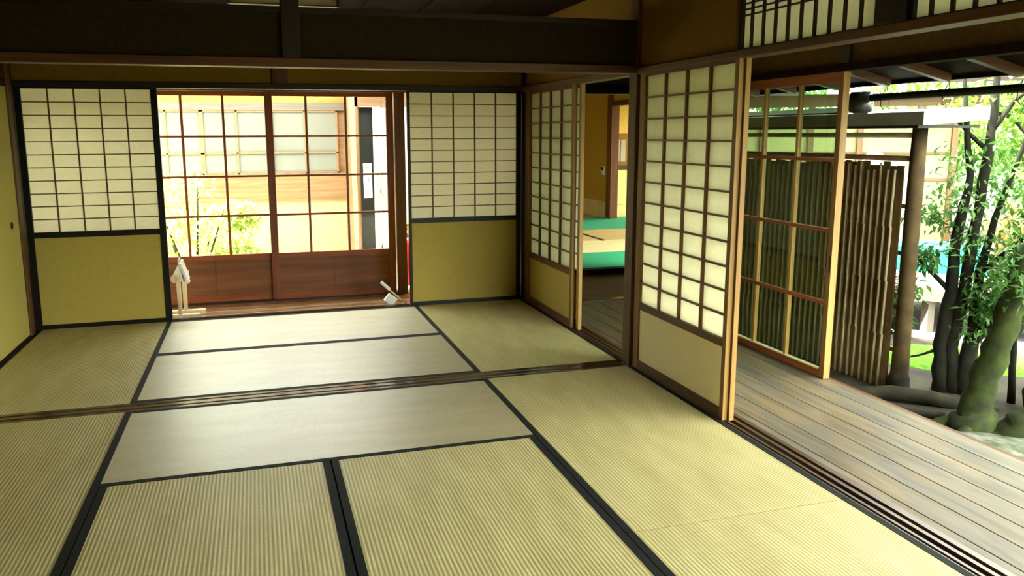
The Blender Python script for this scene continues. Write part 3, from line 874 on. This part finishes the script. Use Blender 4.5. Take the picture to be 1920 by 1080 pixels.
# corridor beyond the end post
sbox('floor_back_corridor', BOARD, 1.99, 3.0, 2.78, 4.3, -0.09, -0.03)
sbox('wall_back_corridor', CREAM, 2.9, 2.95, 2.2, 4.3, -0.03, 2.1)

# ================================================================== PLANTS
def leaves(mb_, blobs, n_, size, rnd, slim=0.4, droop=0.3):
    for _ in range(n_):
        c, r_ = rnd.choice(blobs)
        while True:
            q = Vector((rnd.uniform(-1, 1), rnd.uniform(-1, 1), rnd.uniform(-1, 1)))
            if q.length <= 1: break
        q = q * (0.5 + 0.5 * q.length)
        p_ = Vector(c) + Vector((q.x * r_[0], q.y * r_[1], q.z * r_[2]))
        d = Vector((rnd.uniform(-1, 1), rnd.uniform(-1, 1), rnd.uniform(-0.7, 0.5) - droop)).normalized()
        u = d.cross(Vector((rnd.uniform(-.5, .5), rnd.uniform(-.5, .5), 1))).normalized()
        n2 = u.cross(d)
        L_ = size * rnd.uniform(0.6, 1.3); w2 = L_ * slim * 0.5
        b_ = len(mb_.v)
        mb_.v += [tuple(p_), tuple(p_ + d * L_ * 0.45 + u * w2 + n2 * L_ * 0.05), tuple(p_ + d * L_ - n2 * L_ * 0.08), tuple(p_ + d * L_ * 0.45 - u * w2 + n2 * L_ * 0.05)]
        mb_.f += [(b_, b_ + 1, b_ + 2), (b_, b_ + 2, b_ + 3)]
        mb_.sm += [False, False]
L_BRIGHT = leaf_mat('leaf_bright', (0.06, 0.16, 0.015), (0.21, 0.34, 0.045), 0.5)
L_MID = leaf_mat('leaf_mid', (0.04, 0.13, 0.025), (0.13, 0.28, 0.06), 0.4)
L_PALE = leaf_mat('leaf_pale', (0.30, 0.42, 0.10), (0.60, 0.68, 0.24), 0.5)
L_DARK = leaf_mat('leaf_dark', (0.03, 0.12, 0.03), (0.09, 0.25, 0.07), 0.3)
BARK = plain('mossy_bark', (0.030, 0.030, 0.012), (0.012, 0.010, 0.006), rough=0.95, scale=9, bump=0.8, detail=8)
BARK_D = plain('dark_bark', (0.014, 0.014, 0.005), (0.005, 0.004, 0.0025), rough=0.95, scale=12, bump=0.8, detail=8)
BARK_P = plain('pale_bark', (0.24, 0.22, 0.16), (0.16, 0.14, 0.10), rough=0.95, scale=8, bump=0.4)

# courtyard bush
rn = random.Random(11)
t = empty('courtyard_bush', (0.05, 4.0, -0.4))
tag(t, 'sunlit leafy bush outside the left glass door', 'bush')
m_ = MB()
leaves(m_, [((-0.1, 0, 1.15), (0.42, 0.35, 0.42)), ((0.25, 0, 0.75), (0.42, 0.35, 0.40)), ((-0.45, 0, 0.7), (0.4, 0.35, 0.45)), ((0.48, -0.1, 1.05), (0.22, 0.2, 0.14)), ((0.45, 0, 0.55), (0.30, 0.25, 0.22)), ((-0.75, 0, 1.1), (0.4, 0.3, 0.5))], 3800, 0.085, rn)
m_.build('foliage', L_PALE, t)
m_ = MB()
for k in range(7):
    a = rn.uniform(0, 6.28); e_ = (0.45 * math.cos(a), 0.25 * math.sin(a), rn.uniform(0.8, 1.35))
    m_.tube([(0, 0, 0), (e_[0] * 0.4, e_[1] * 0.4, e_[2] * 0.5), e_], [0.018, 0.012, 0.005], 6)
m_.build('stems', BARK, t)

# ================================================================== GARDEN ON THE RIGHT
GND = plain('garden_soil', (0.045, 0.038, 0.024), (0.016, 0.014, 0.009), rough=1.0, scale=5, bump=0.6, detail=8)
sbox('ground_garden', GND, 3.0, 16, -8, 3.0, -0.60, -0.46)
sbox('ground_garden_far', GND, 4.2, 24, 3.0, 24, -0.60, -0.46)

def patch(name, pts, m, z, label, cat, seed, h=0.03, res=22):
    """irregular low mound inside an ellipse list"""
    rr = random.Random(seed)
    cx, cy, rx, ry, rot = pts
    mb_ = MB(); rings = 9
    mb_.v.append((0, 0, h))
    ph = [rr.uniform(0, 6.28) for _ in range(4)]
    for i in range(1, rings + 1):
        f_ = i / rings
        for k in range(res):
            a = 2 * PI * k / res
            wob = 1 + 0.10 * math.sin(3 * a + ph[0]) + 0.07 * math.sin(5 * a + ph[1]) + 0.04 * math.sin(9 * a + ph[2])
            x = math.cos(a) * rx * f_ * wob; y = math.sin(a) * ry * f_ * wob
            zz = h * (1 - f_ ** 3) + (rr.uniform(-0.008, 0.008) if i < rings else -0.02)
            mb_.v.append((x * math.cos(rot) - y * math.sin(rot), x * math.sin(rot) + y * math.cos(rot), zz))
    for k in range(res):
        mb_.f.append((0, 1 + k, 1 + (k + 1) % res)); mb_.sm.append(True)
    for i in range(rings - 1):
        for k in range(res):
            a = 1 + i * res + k; b_ = 1 + i * res + (k + 1) % res
            mb_.f.append((a, a + res, b_ + res, b_)); mb_.sm.append(True)
    o = mb_.build(name, m, loc=(cx, cy, z))
    o['kind'] = 'stuff'
    tag(o, label, cat)
    return o
MOSS = plain('moss', (0.10, 0.25, 0.010), (0.03, 0.10, 0.006), rough=1.0, scale=22, bump=1.0, detail=8)
GRAV2 = plain('white_gravel', (0.14, 0.138, 0.13), (0.10, 0.098, 0.092), rough=0.95, scale=50, bump=0.5)
LICH = plain('grey_gravel_moss', (0.17, 0.18, 0.13), (0.035, 0.045, 0.022), rough=1.0, scale=14, bump=0.6, detail=9)
patch('moss_patch', (6.20, 0.75, 0.85, 0.42, R(-35)), MOSS, -0.46, 'bright green moss patch beyond the tree trunks', 'moss', 5, h=0.05, res=30)
patch('gravel_patch', (7.55, 1.75, 1.5, 1.15, R(-35)), GRAV2, -0.465, 'white gravel ground before the raised stone platform', 'gravel', 6, h=0.03, res=30)
patch('lichen_ground', (4.95, -1.15, 0.95, 0.55, R(-60)), LICH, -0.462, 'pale mossy grit beside the veranda edge at the lower right', 'ground cover', 8, h=0.03, res=30)
patch('moss_patch', (5.22, -1.12, 0.22, 0.22, R(-20)), MOSS, -0.462, 'small bright moss patch at the right edge near the leaning trunk', 'moss', 9, h=0.06, res=24)

# bamboo fence
FP0 = Vector((5.15, 0.30, -0.46)); FP1 = Vector((5.02, 3.00, -0.46))
FD = (FP1 - FP0).normalized(); FL = (FP1 - FP0).length
ang = math.atan2(FD.y, FD.x)
t = empty('bamboo_fence', tuple(FP0), ang)
tag(t, 'tall brushwood and bamboo fence of upright slats beyond the veranda', 'fence')
BAM_B = plain('brown_bamboo', (0.20, 0.118, 0.038), (0.10, 0.056, 0.019), rough=0.8, scale=10)
BAM_G = plain('grey_green_bamboo', (0.44, 0.38, 0.21), (0.28, 0.24, 0.13), rough=0.6, scale=9)
rn = random.Random(4)
n_ = int(FL / 0.062)
for i in range(n_):
    x = 0.03 + i * 0.062
    h = 1.66 + rn.uniform(-0.02, 0.02)
    MB().box(x - 0.028, x + 0.028, 0.015, 0.027, 0, h).build('slat', BAM_B, t)
    jx = rn.uniform(-0.006, 0.006)
    z_ = [0, 0.4, 0.405, 0.8, 0.805, 1.2, 1.205, h - 0.02 + rn.uniform(-0.03, 0.02)]
    rr = 0.0095
    MB().tube([(x + 0.031 + jx * (1 if q % 2 else -1), 0.045, q_) for q, q_ in enumerate(z_)], [rr, rr, rr * 1.2, rr, rr * 1.2, rr, rr * 1.2, rr * 0.9], 8).build('bamboo_pole', BAM_G, t)
for z in (0.30, 0.62, 1.02, 1.36):
    MB().tube([(-0.03, 0.0, z), (FL, 0.0, z)], 0.016, 8).build('cross_rail', BAM_B, t)
# open bamboo rails above the fence
for z, m__, r_ in ((1.700, BAM_B, 0.020), (1.865, BAM_G, 0.019)):
    MB().tube([(-0.04, 0.0, z), (FL, 0.0, z)], r_, 10).build('top_rail', m__, t)
# fence end post (log)
t = empty('fence_post', (5.175, 0.235, -0.46))
tag(t, 'round log post at the garden end of the bamboo fence', 'post')
rn = random.Random(2)
MB().tube([(0, 0, 0), (0.004, 0, 0.5), (-0.002, 0, 1.0), (0, 0, 1.5), (0, 0, 1.93)], [0.064, 0.056, 0.054, 0.052, 0.050], 14, 0.05, rn).build('log', plain('post_bark', (0.10, 0.065, 0.022), (0.035, 0.022, 0.010), rough=0.9, scale=7, bump=0.5), t)
MB().lathe([(0.072, 0), (0.078, 0.02), (0.074, 0.10), (0.062, 0.13)], seg=14).build('stone_base', BARK_D, t)
# lid roof on the fence
t = empty('fence_roof', (5.15, -0.06, 1.475))
tag(t, 'narrow grey-white metal roof capping the bamboo fence', 'roof')
MB().hexa([(-0.25, 0, -0.005), (0.30, 0, 0.03), (0.30, 3.1, 0.03), (-0.25, 3.1, -0.005), (-0.25, 0, 0.085), (0.30, 0, 0.12), (0.30, 3.1, 0.12), (-0.25, 3.1, 0.085)]).build('metal_cap', ZINC, t)
MB().box(-0.24, 0.28, 0.05, 3.1, -0.022, -0.004).build('eave_board', BLACK, t)
MB().box(-0.20, 0.05, 0.85, 3.1, 0.10, 0.135).build('ridge_board', ZINC, t)
# gutter
t = empty('rain_gutter', (4.80, 0.30, 1.66))
tag(t, 'long dark rain gutter hanging under the eave', 'gutter')
MB().tube([(0, 0, 0), (0, -1.5, 0.006), (0, -4.5, 0.02)], 0.026, 12).build('channel', BLACK, t)
for y in (-0.12, -0.62, -1.12, -2.12):
    MB().tube([(0, y, 0.09), (0.032, y, 0.0), (0.03, y, -0.06), (0.0, y, -0.085), (-0.03, y, -0.06), (-0.03, y, 0.0), (0, y, 0.05)], 0.003, 6).build('hook', BLACK, t)
t = empty('gutter_funnel', (4.80, 0.40, 1.555))
tag(t, 'dark rounded metal rain funnel at the end of the gutter', 'rain funnel')
MB().lathe([(0.04, 0.0), (0.075, 0.015), (0.085, 0.05), (0.085, 0.12), (0.075, 0.125), (0.07, 0.15)], seg=20).build('bowl', plain('dark_zinc', (0.10, 0.11, 0.11), (0.05, 0.055, 0.055), rough=0.3, metal=0.6), t)

# trees in the garden
def tree(name, loc, trunks, bark, label, cat='tree', blobs=None, nl=0, size=0.06, lm=None, seed=1, group=None, slim=0.4, part='trunk'):
    rnd = random.Random(seed)
    t = empty(name, loc)
    tag(t, label, cat, group)
    for pts, rad in trunks:
        # subdivide for a bent, knotty look
        P = [Vector(p) for p in pts]; PP = []; RR = []
        for i in range(len(P) - 1):
            for s in range(4):
                f_ = s / 4
                q = P[i].lerp(P[i + 1], f_)
                j = 0.18 * rad[i]
                if not (i == 0 and s == 0): q += Vector((rnd.uniform(-j, j), rnd.uniform(-j, j), 0))
                PP.append(q); RR.append((rad[i] * (1 - f_) + rad[i + 1] * f_) * rnd.uniform(0.93, 1.07))
        PP.append(P[-1]); RR.append(rad[-1])
        MB().tube(PP, RR, 12, 0.07, rnd).build(part if rad[0] > 0.03 else 'branch', bark, t)
    if blobs:
        m_ = MB(); leaves(m_, blobs, nl, size, rnd, slim)
        m_.build('foliage', lm, t)
    return t
# leaning mossy trunk with flared roots
tree('leaning_tree', (5.03, -0.52, -0.47), [
    ([(0, 0, 0.0), (0.01, -0.01, 0.10), (0.03, -0.03, 0.30), (0.06, -0.07, 0.55), (0.10, -0.11, 0.85), (0.16, -0.16, 1.2)], [0.150, 0.108, 0.084, 0.078, 0.075, 0.06]),
    ([(0, 0, 0.06), (-0.10, 0.10, 0.02), (-0.22, 0.20, -0.03)], [0.075, 0.045, 0.015]),
    ([(0, 0, 0.06), (-0.10, -0.05, 0.02), (-0.20, -0.08, -0.03)], [0.075, 0.045, 0.015]),
    ([(0, 0, 0.06), (0.12, 0.10, 0.02), (0.25, 0.22, -0.03)], [0.060, 0.04, 0.02]),
    ], plain('green_mossy_bark', (0.040, 0.060, 0.008), (0.008, 0.008, 0.003), rough=0.95, scale=7, bump=0.9, detail=8), 'thick mossy tree trunk leaning right, roots flared beside the veranda',
    blobs=[((0.14, -0.14, 0.98), (0.18, 0.18, 0.16)), ((0.20, -0.2, 1.35), (0.3, 0.3, 0.3))], nl=420, size=0.075, lm=L_MID, seed=3)
tree('cut_off_tree', (5.09, -0.66, -0.47), [
    ([(-0.02, 0.01, -0.03), (0.07, -0.03, 0.05), (0.20, -0.10, 0.14), (0.38, -0.20, 0.34), (0.55, -0.30, 0.9)], [0.045, 0.085, 0.10, 0.10, 0.08]),
    ([(0.0, 0.0, 0.0), (-0.07, 0.06, 0.0), (-0.14, 0.10, -0.03)], [0.05, 0.035, 0.012])],
    plain('olive_bark', (0.030, 0.042, 0.007), (0.010, 0.010, 0.004), rough=0.95, scale=7, bump=0.9, detail=8), 'mossy trunk cut by the right edge of the picture', seed=5)
# cluster of upright stems
tree('stem_cluster_tree', (5.51, 0.09, -0.47), [
    ([(-0.04, 0.05, 0), (-0.05, 0.07, 0.35), (-0.03, 0.05, 0.75), (-0.01, 0.06, 1.15), (0.02, 0.03, 1.6), (-0.02, 0.12, 2.3), (0.05, 0.2, 3.0)], [0.060, 0.047, 0.043, 0.036, 0.024, 0.014, 0.006]),
    ([(0.02, 0.0, 0), (0.0, 0.02, 0.35), (0.03, 0.0, 0.75), (0.06, -0.02, 1.2), (0.07, -0.06, 1.9), (0.08, -0.06, 2.4)], [0.058, 0.045, 0.042, 0.036, 0.030, 0.02]),
    ([(0.06, -0.04, 0), (0.07, -0.06, 0.30), (0.10, -0.05, 0.5), (0.10, -0.05, 0.9), (0.14, -0.1, 1.3), (0.18, -0.25, 1.9), (0.3, -0.4, 2.5)], [0.065, 0.055, 0.040, 0.030, 0.022, 0.012, 0.005]),
    ([(0.09, -0.06, 0.42), (0.16, -0.15, 0.55), (0.24, -0.24, 0.62), (0.30, -0.30, 0.85), (0.34, -0.42, 1.2)], [0.042, 0.035, 0.030, 0.020, 0.006]),
    ([(0.07, -0.06, 1.9), (0.13, -0.16, 2.1), (0.18, -0.26, 2.2)], [0.020, 0.014, 0.008]),
    ([(0.07, -0.06, 1.75), (-0.03, 0.14, 1.98), (-0.15, 0.36, 2.08)], [0.018, 0.012, 0.006]),
    ([(-0.03, 0.05, 0.75), (-0.14, 0.22, 0.95), (-0.20, 0.28, 1.05)], [0.020, 0.013, 0.006]),
    ([(0.10, -0.05, 0.9), (0.2, -0.25, 1.15), (0.25, -0.35, 1.35)], [0.020, 0.014, 0.008]),
    ([(-0.05, 0.07, 0.33), (-0.14, 0.16, 0.26), (-0.26, 0.28, 0.20)], [0.014, 0.008, 0.004]),
    ], BARK_D, 'slender multi-stemmed tree standing between the fence post and the leaning trunk',
    blobs=[((0.05, 0.0, 1.10), (0.20, 0.2, 0.18)), ((0.12, -0.15, 0.85), (0.20, 0.2, 0.16)), ((0.2, -0.3, 1.15), (0.22, 0.25, 0.25)), ((-0.12, 0.2, 1.0), (0.12, 0.12, 0.1)), ((0.25, -0.35, 0.75), (0.18, 0.2, 0.25)), ((0.12, -0.05, 0.50), (0.2, 0.2, 0.12)), ((0.05, 0.0, 1.45), (0.30, 0.35, 0.16)), ((0.1, 0.0, 1.7), (0.35, 0.4, 0.18)), ((0.25, -0.3, 1.5), (0.25, 0.3, 0.2)), ((-0.05, 0.2, 1.3), (0.2, 0.25, 0.12)), ((0.3, -0.45, 1.0), (0.25, 0.25, 0.3)), ((-0.22, 0.28, 0.75), (0.14, 0.14, 0.16)), ((-0.28, 0.25, 0.50), (0.08, 0.08, 0.10))],
    nl=2600, size=0.075, lm=L_MID, seed=6, slim=0.34)
tree('upper_branch_foliage_tree', (6.1, -0.15, -0.47), [
    ([(0, 0, 0), (0.05, 0.0, 0.9), (0.0, 0.05, 1.6), (0.05, 0, 2.6)], [0.07, 0.055, 0.04, 0.03]),
    ([(0, 0.05, 1.6), (-0.2, 0.3, 2.0), (-0.35, 0.6, 2.1)], [0.03, 0.02, 0.008]),
    ([(0.02, 0.03, 1.4), (0.3, -0.3, 1.9), (0.5, -0.5, 2.1)], [0.03, 0.02, 0.01])],
    BARK, 'tree whose bright light-green leaves fill the top right under the eave',
    blobs=[((-0.15, 0.35, 2.1), (0.45, 0.55, 0.20)), ((0.2, -0.2, 2.0), (0.5, 0.5, 0.28)), ((0.0, 0.2, 1.75), (0.4, 0.5, 0.14)), ((0.4, -0.3, 1.5), (0.35, 0.4, 0.3)), ((0.1, 0, 1.3), (0.3, 0.35, 0.12)), ((0, 0, 3.2), (1.0, 1.2, 0.4)), ((-0.4, -0.6, 3.0), (0.7, 0.9, 0.3)), ((-0.3, -1.2, 3.1), (0.8, 0.9, 0.3)), ((-0.7, -0.2, 3.3), (0.7, 0.9, 0.3))],  # topmost clumps are out of view, added to shade the garden below
    nl=5200, size=0.085, lm=L_BRIGHT, seed=8)
tree('low_leafy_shrub', (5.72, -0.22, -0.47), [([(0, 0, 0), (0.02, 0.05, 0.5), (0.0, 0.0, 0.95)], [0.028, 0.02, 0.01])],
    BARK_D, 'dark leafy shrub at the right edge above the leaning trunk', cat='shrub',
    blobs=[((0.02, 0.0, 0.95), (0.28, 0.28, 0.22)), ((-0.1, 0.15, 0.70), (0.18, 0.18, 0.16)), ((0.1, -0.1, 1.25), (0.25, 0.25, 0.18))], nl=1300, size=0.075, lm=L_MID, seed=12)
# roots / fallen log
rnd = random.Random(21)
o = MB().tube([(4.55, 0.35, -0.46), (4.75, 0.20, -0.43), (4.95, 0.06, -0.40), (5.15, -0.10, -0.41), (5.3, -0.22, -0.44), (5.5, -0.3, -0.47)], [0.03, 0.045, 0.052, 0.05, 0.045, 0.03], 12, 0.08, rnd).build('surface_root', BARK)
tag(o, 'thick grey surface root lying between the fence post and the leaning trunk', 'root')
o = MB().tube([(4.72, -0.12, -0.47), (4.80, -0.20, -0.43), (4.90, -0.22, -0.44), (5.0, -0.35, -0.44)], [0.02, 0.025, 0.028, 0.03], 10, 0.08, rnd).build('surface_root', BARK)
tag(o, 'small crooked root near the veranda, in front of the thick root', 'root')

# raised platform with cloth
t = empty('garden_platform', (6.62, 1.56, -0.46))
tag(t, 'pale raised wooden platform on short legs beyond the garden trees', 'platform')
PINK = plain('bleached_boards', (0.17, 0.14, 0.115), (0.14, 0.115, 0.092), rough=0.7, scale=3)
d = Vector((0.66, -0.75, 0)); nrm = Vector((0.75, 0.66, 0))
def pq(a, b_, z): 
    v = d * a + nrm * b_
    return (v.x, v.y, z)
MB().hexa([pq(-1.2, 0, 0.40), pq(2.6, 0, 0.40), pq(2.6, 1.5, 0.40), pq(-1.2, 1.5, 0.40), pq(-1.2, 0, 0.45), pq(2.6, 0, 0.45), pq(2.6, 1.5, 0.45), pq(-1.2, 1.5, 0.45)]).build('deck', PINK, t)
MB().hexa([pq(-1.2, 0.0, 0.32), pq(2.6, 0.0, 0.32), pq(2.6, 0.05, 0.32), pq(-1.2, 0.05, 0.32), pq(-1.2, 0.0, 0.40), pq(2.6, 0.0, 0.40), pq(2.6, 0.05, 0.40), pq(-1.2, 0.05, 0.40)]).build('front_beam', PINK, t)
for a in (-0.9, 0.10, 1.1, 2.1):
    for b_ in (0.08, 1.3):
        q = d * a + nrm * b_
        MB().box(q.x - 0.04, q.x + 0.04, q.y - 0.04, q.y + 0.04, 0.0, 0.40).build('leg', PINK, t)
o = MB().hexa([pq(-0.6, 0.9, 0.452), pq(0.55, 0.9, 0.452), pq(0.55, 1.45, 0.452), pq(-0.6, 1.45, 0.452), pq(-0.6, 0.92, 0.70), pq(0.55, 0.92, 0.70), pq(0.55, 1.45, 0.72), pq(-0.6, 1.45, 0.72)]).build('turquoise_cloth', plain('turquoise_cloth', (0.01, 0.30, 0.20), (0.01, 0.22, 0.14), rough=0.8, scale=4), loc=(6.62, 1.56, -0.46))
tag(o, 'turquoise cloth covered bench on the pale platform', 'covered bench')
# rock
def rock(loc, r_, m_, label, seed, name='garden_rock'):
    rr = random.Random(seed)
    bm = bmesh.new(); bmesh.ops.create_icosphere(bm, subdivisions=3, radius=1)
    off = Vector((rr.uniform(0, 9), rr.uniform(0, 9), 0))
    from mathutils import noise
    for v in bm.verts:
        k = 1 + 0.25 * noise.noise(v.co * 1.7 + off) + 0.08 * noise.noise(v.co * 5 + off)
        v.co = Vector((v.co.x * r_[0], v.co.y * r_[1], v.co.z * r_[2])) * k
    me = bpy.data.meshes.new(name); bm.to_mesh(me); bm.free()
    me.materials.append(m_)
    o = bpy.data.objects.new(name, me); COL.objects.link(o); o.location = loc
    return tag(o, label, 'rock')
STONE = plain('grey_stone', (0.40, 0.40, 0.36), (0.22, 0.21, 0.18), rough=0.95, scale=7, bump=0.8)
rock((8.0, 3.6, 0.30), (0.40, 0.32, 0.90), STONE, 'grey rock standing behind the turquoise cloth', 3)
rock((5.80, -0.52, -0.32), (0.24, 0.20, 0.34), BARK_D, 'dark rock at the right edge behind the leaning trunk', 4)
o = tree('orange_shrub', (8.55, 2.25, -0.47), [([(0, 0, 0), (0, 0, 0.9)], [0.03, 0.015])], BARK, 'orange-leaved shrub at the right edge beyond the platform', cat='shrub',
     blobs=[((0, 0, 0.85), (0.30, 0.30, 0.35))], nl=500, size=0.10, lm=leaf_mat('leaf_orange', (0.55, 0.20, 0.04), (0.80, 0.42, 0.10), 0.4), seed=31)
# background trees
bgd = [(9.7, 1.3, 1.0, 'bright bushy tree right behind the turquoise bench', L_BRIGHT), (12.3, 3.9, 1.1, 'wide green tree behind the grey rock', L_MID),
       (9.6, -1.3, 1.0, 'bright tree at the right edge behind the garden', L_BRIGHT),
       (12.3, 7.6, 1.2, 'far tree above the fence roof end', L_BRIGHT), (12.8, 0.5, 1.1, 'far green tree closing the right side of the garden', L_MID),
       (13.0, -3.3, 1.1, 'far tree beyond the right edge of the picture', L_MID),
       (17.0, 3.4, 1.7, 'tallest dark green tree at the very back of the garden', L_DARK), (17.0, 8.6, 1.7, 'tall green tree behind the paper-windowed building', L_MID),
       (17.5, -1.8, 1.7, 'tall dark green tree at the back right of the garden', L_DARK), (12.0, 13.0, 1.7, 'tall tree left of the paper-windowed building', L_MID)]
for i, (x, y, h, lab, lm) in enumerate(bgd):
    tree('background_tree', (x, y, -0.47), [([(0, 0, 0), (0.08, 0, 1.2 * h), (0.0, 0.1, 2.4 * h)], [0.13, 0.10, 0.05])], BARK_P if i in (0, 3) else BARK, lab,
         blobs=[((0, 0, 2.5 * h), (1.15 * h, 1.15 * h, 0.8 * h)), ((0.4 * h, -0.4 * h, 1.6 * h), (0.9 * h, 0.9 * h, 0.6 * h)), ((-0.4 * h, 0.5 * h, 1.5 * h), (0.9 * h, 0.9 * h, 0.6 * h)), ((0.1, 0.1, 0.8 * h), (1.0 * h, 1.0 * h, 0.6 * h))],
         nl=3200, size=0.15 * h, lm=lm, seed=40 + i, group='trees at the back of the garden', slim=0.5)

# teahouse opposite with glowing paper windows
ta = math.atan2(3.54 - 4.2, 8.75 - 8.0)
t = empty('garden_building', (7.3, 5.0, -0.46), R(-33))
tag(t, 'garden building behind the fence with pale paper windows and wooden beams', 'building')
YG = plain('pale_green_wall', (0.44, 0.46, 0.22), (0.40, 0.42, 0.20), rough=0.9, scale=3)
MB().box(-0.6, 2.3, 0.05, 0.15, 0.45, 2.15).build('wall', YG, t)
MB().box(-0.7, 3.0, -0.02, 0.15, 2.22, 2.38).build('upper_beam', FACW_X, t)
MB().box(-0.6, 2.3, -0.03, 0.15, 0.30, 0.45).build('floor_beam', W_BROWN_X, t)
for x in (-0.6, 0.0, 0.6, 1.2, 1.9, 2.3):
    MB().box(x - 0.035, x + 0.035, -0.02, 0.12, 0.30, 2.22).build('post', FACW_Z, t)
for z in (1.28, 1.62, 1.98):
    MB().box(-0.6, 2.3, 0.02, 0.06, z - 0.015, z + 0.015).build('cross_rail', FACW_X, t)
MB().hexa([(-0.7, -0.8, 2.46), (3.4, -0.8, 2.46), (3.4, 1.2, 3.3), (-0.7, 1.2, 3.3), (-0.7, -0.8, 2.54), (3.4, -0.8, 2.54), (3.4, 1.2, 3.38), (-0.7, 1.2, 3.38)]).build('roof', W_DARK_X, t)
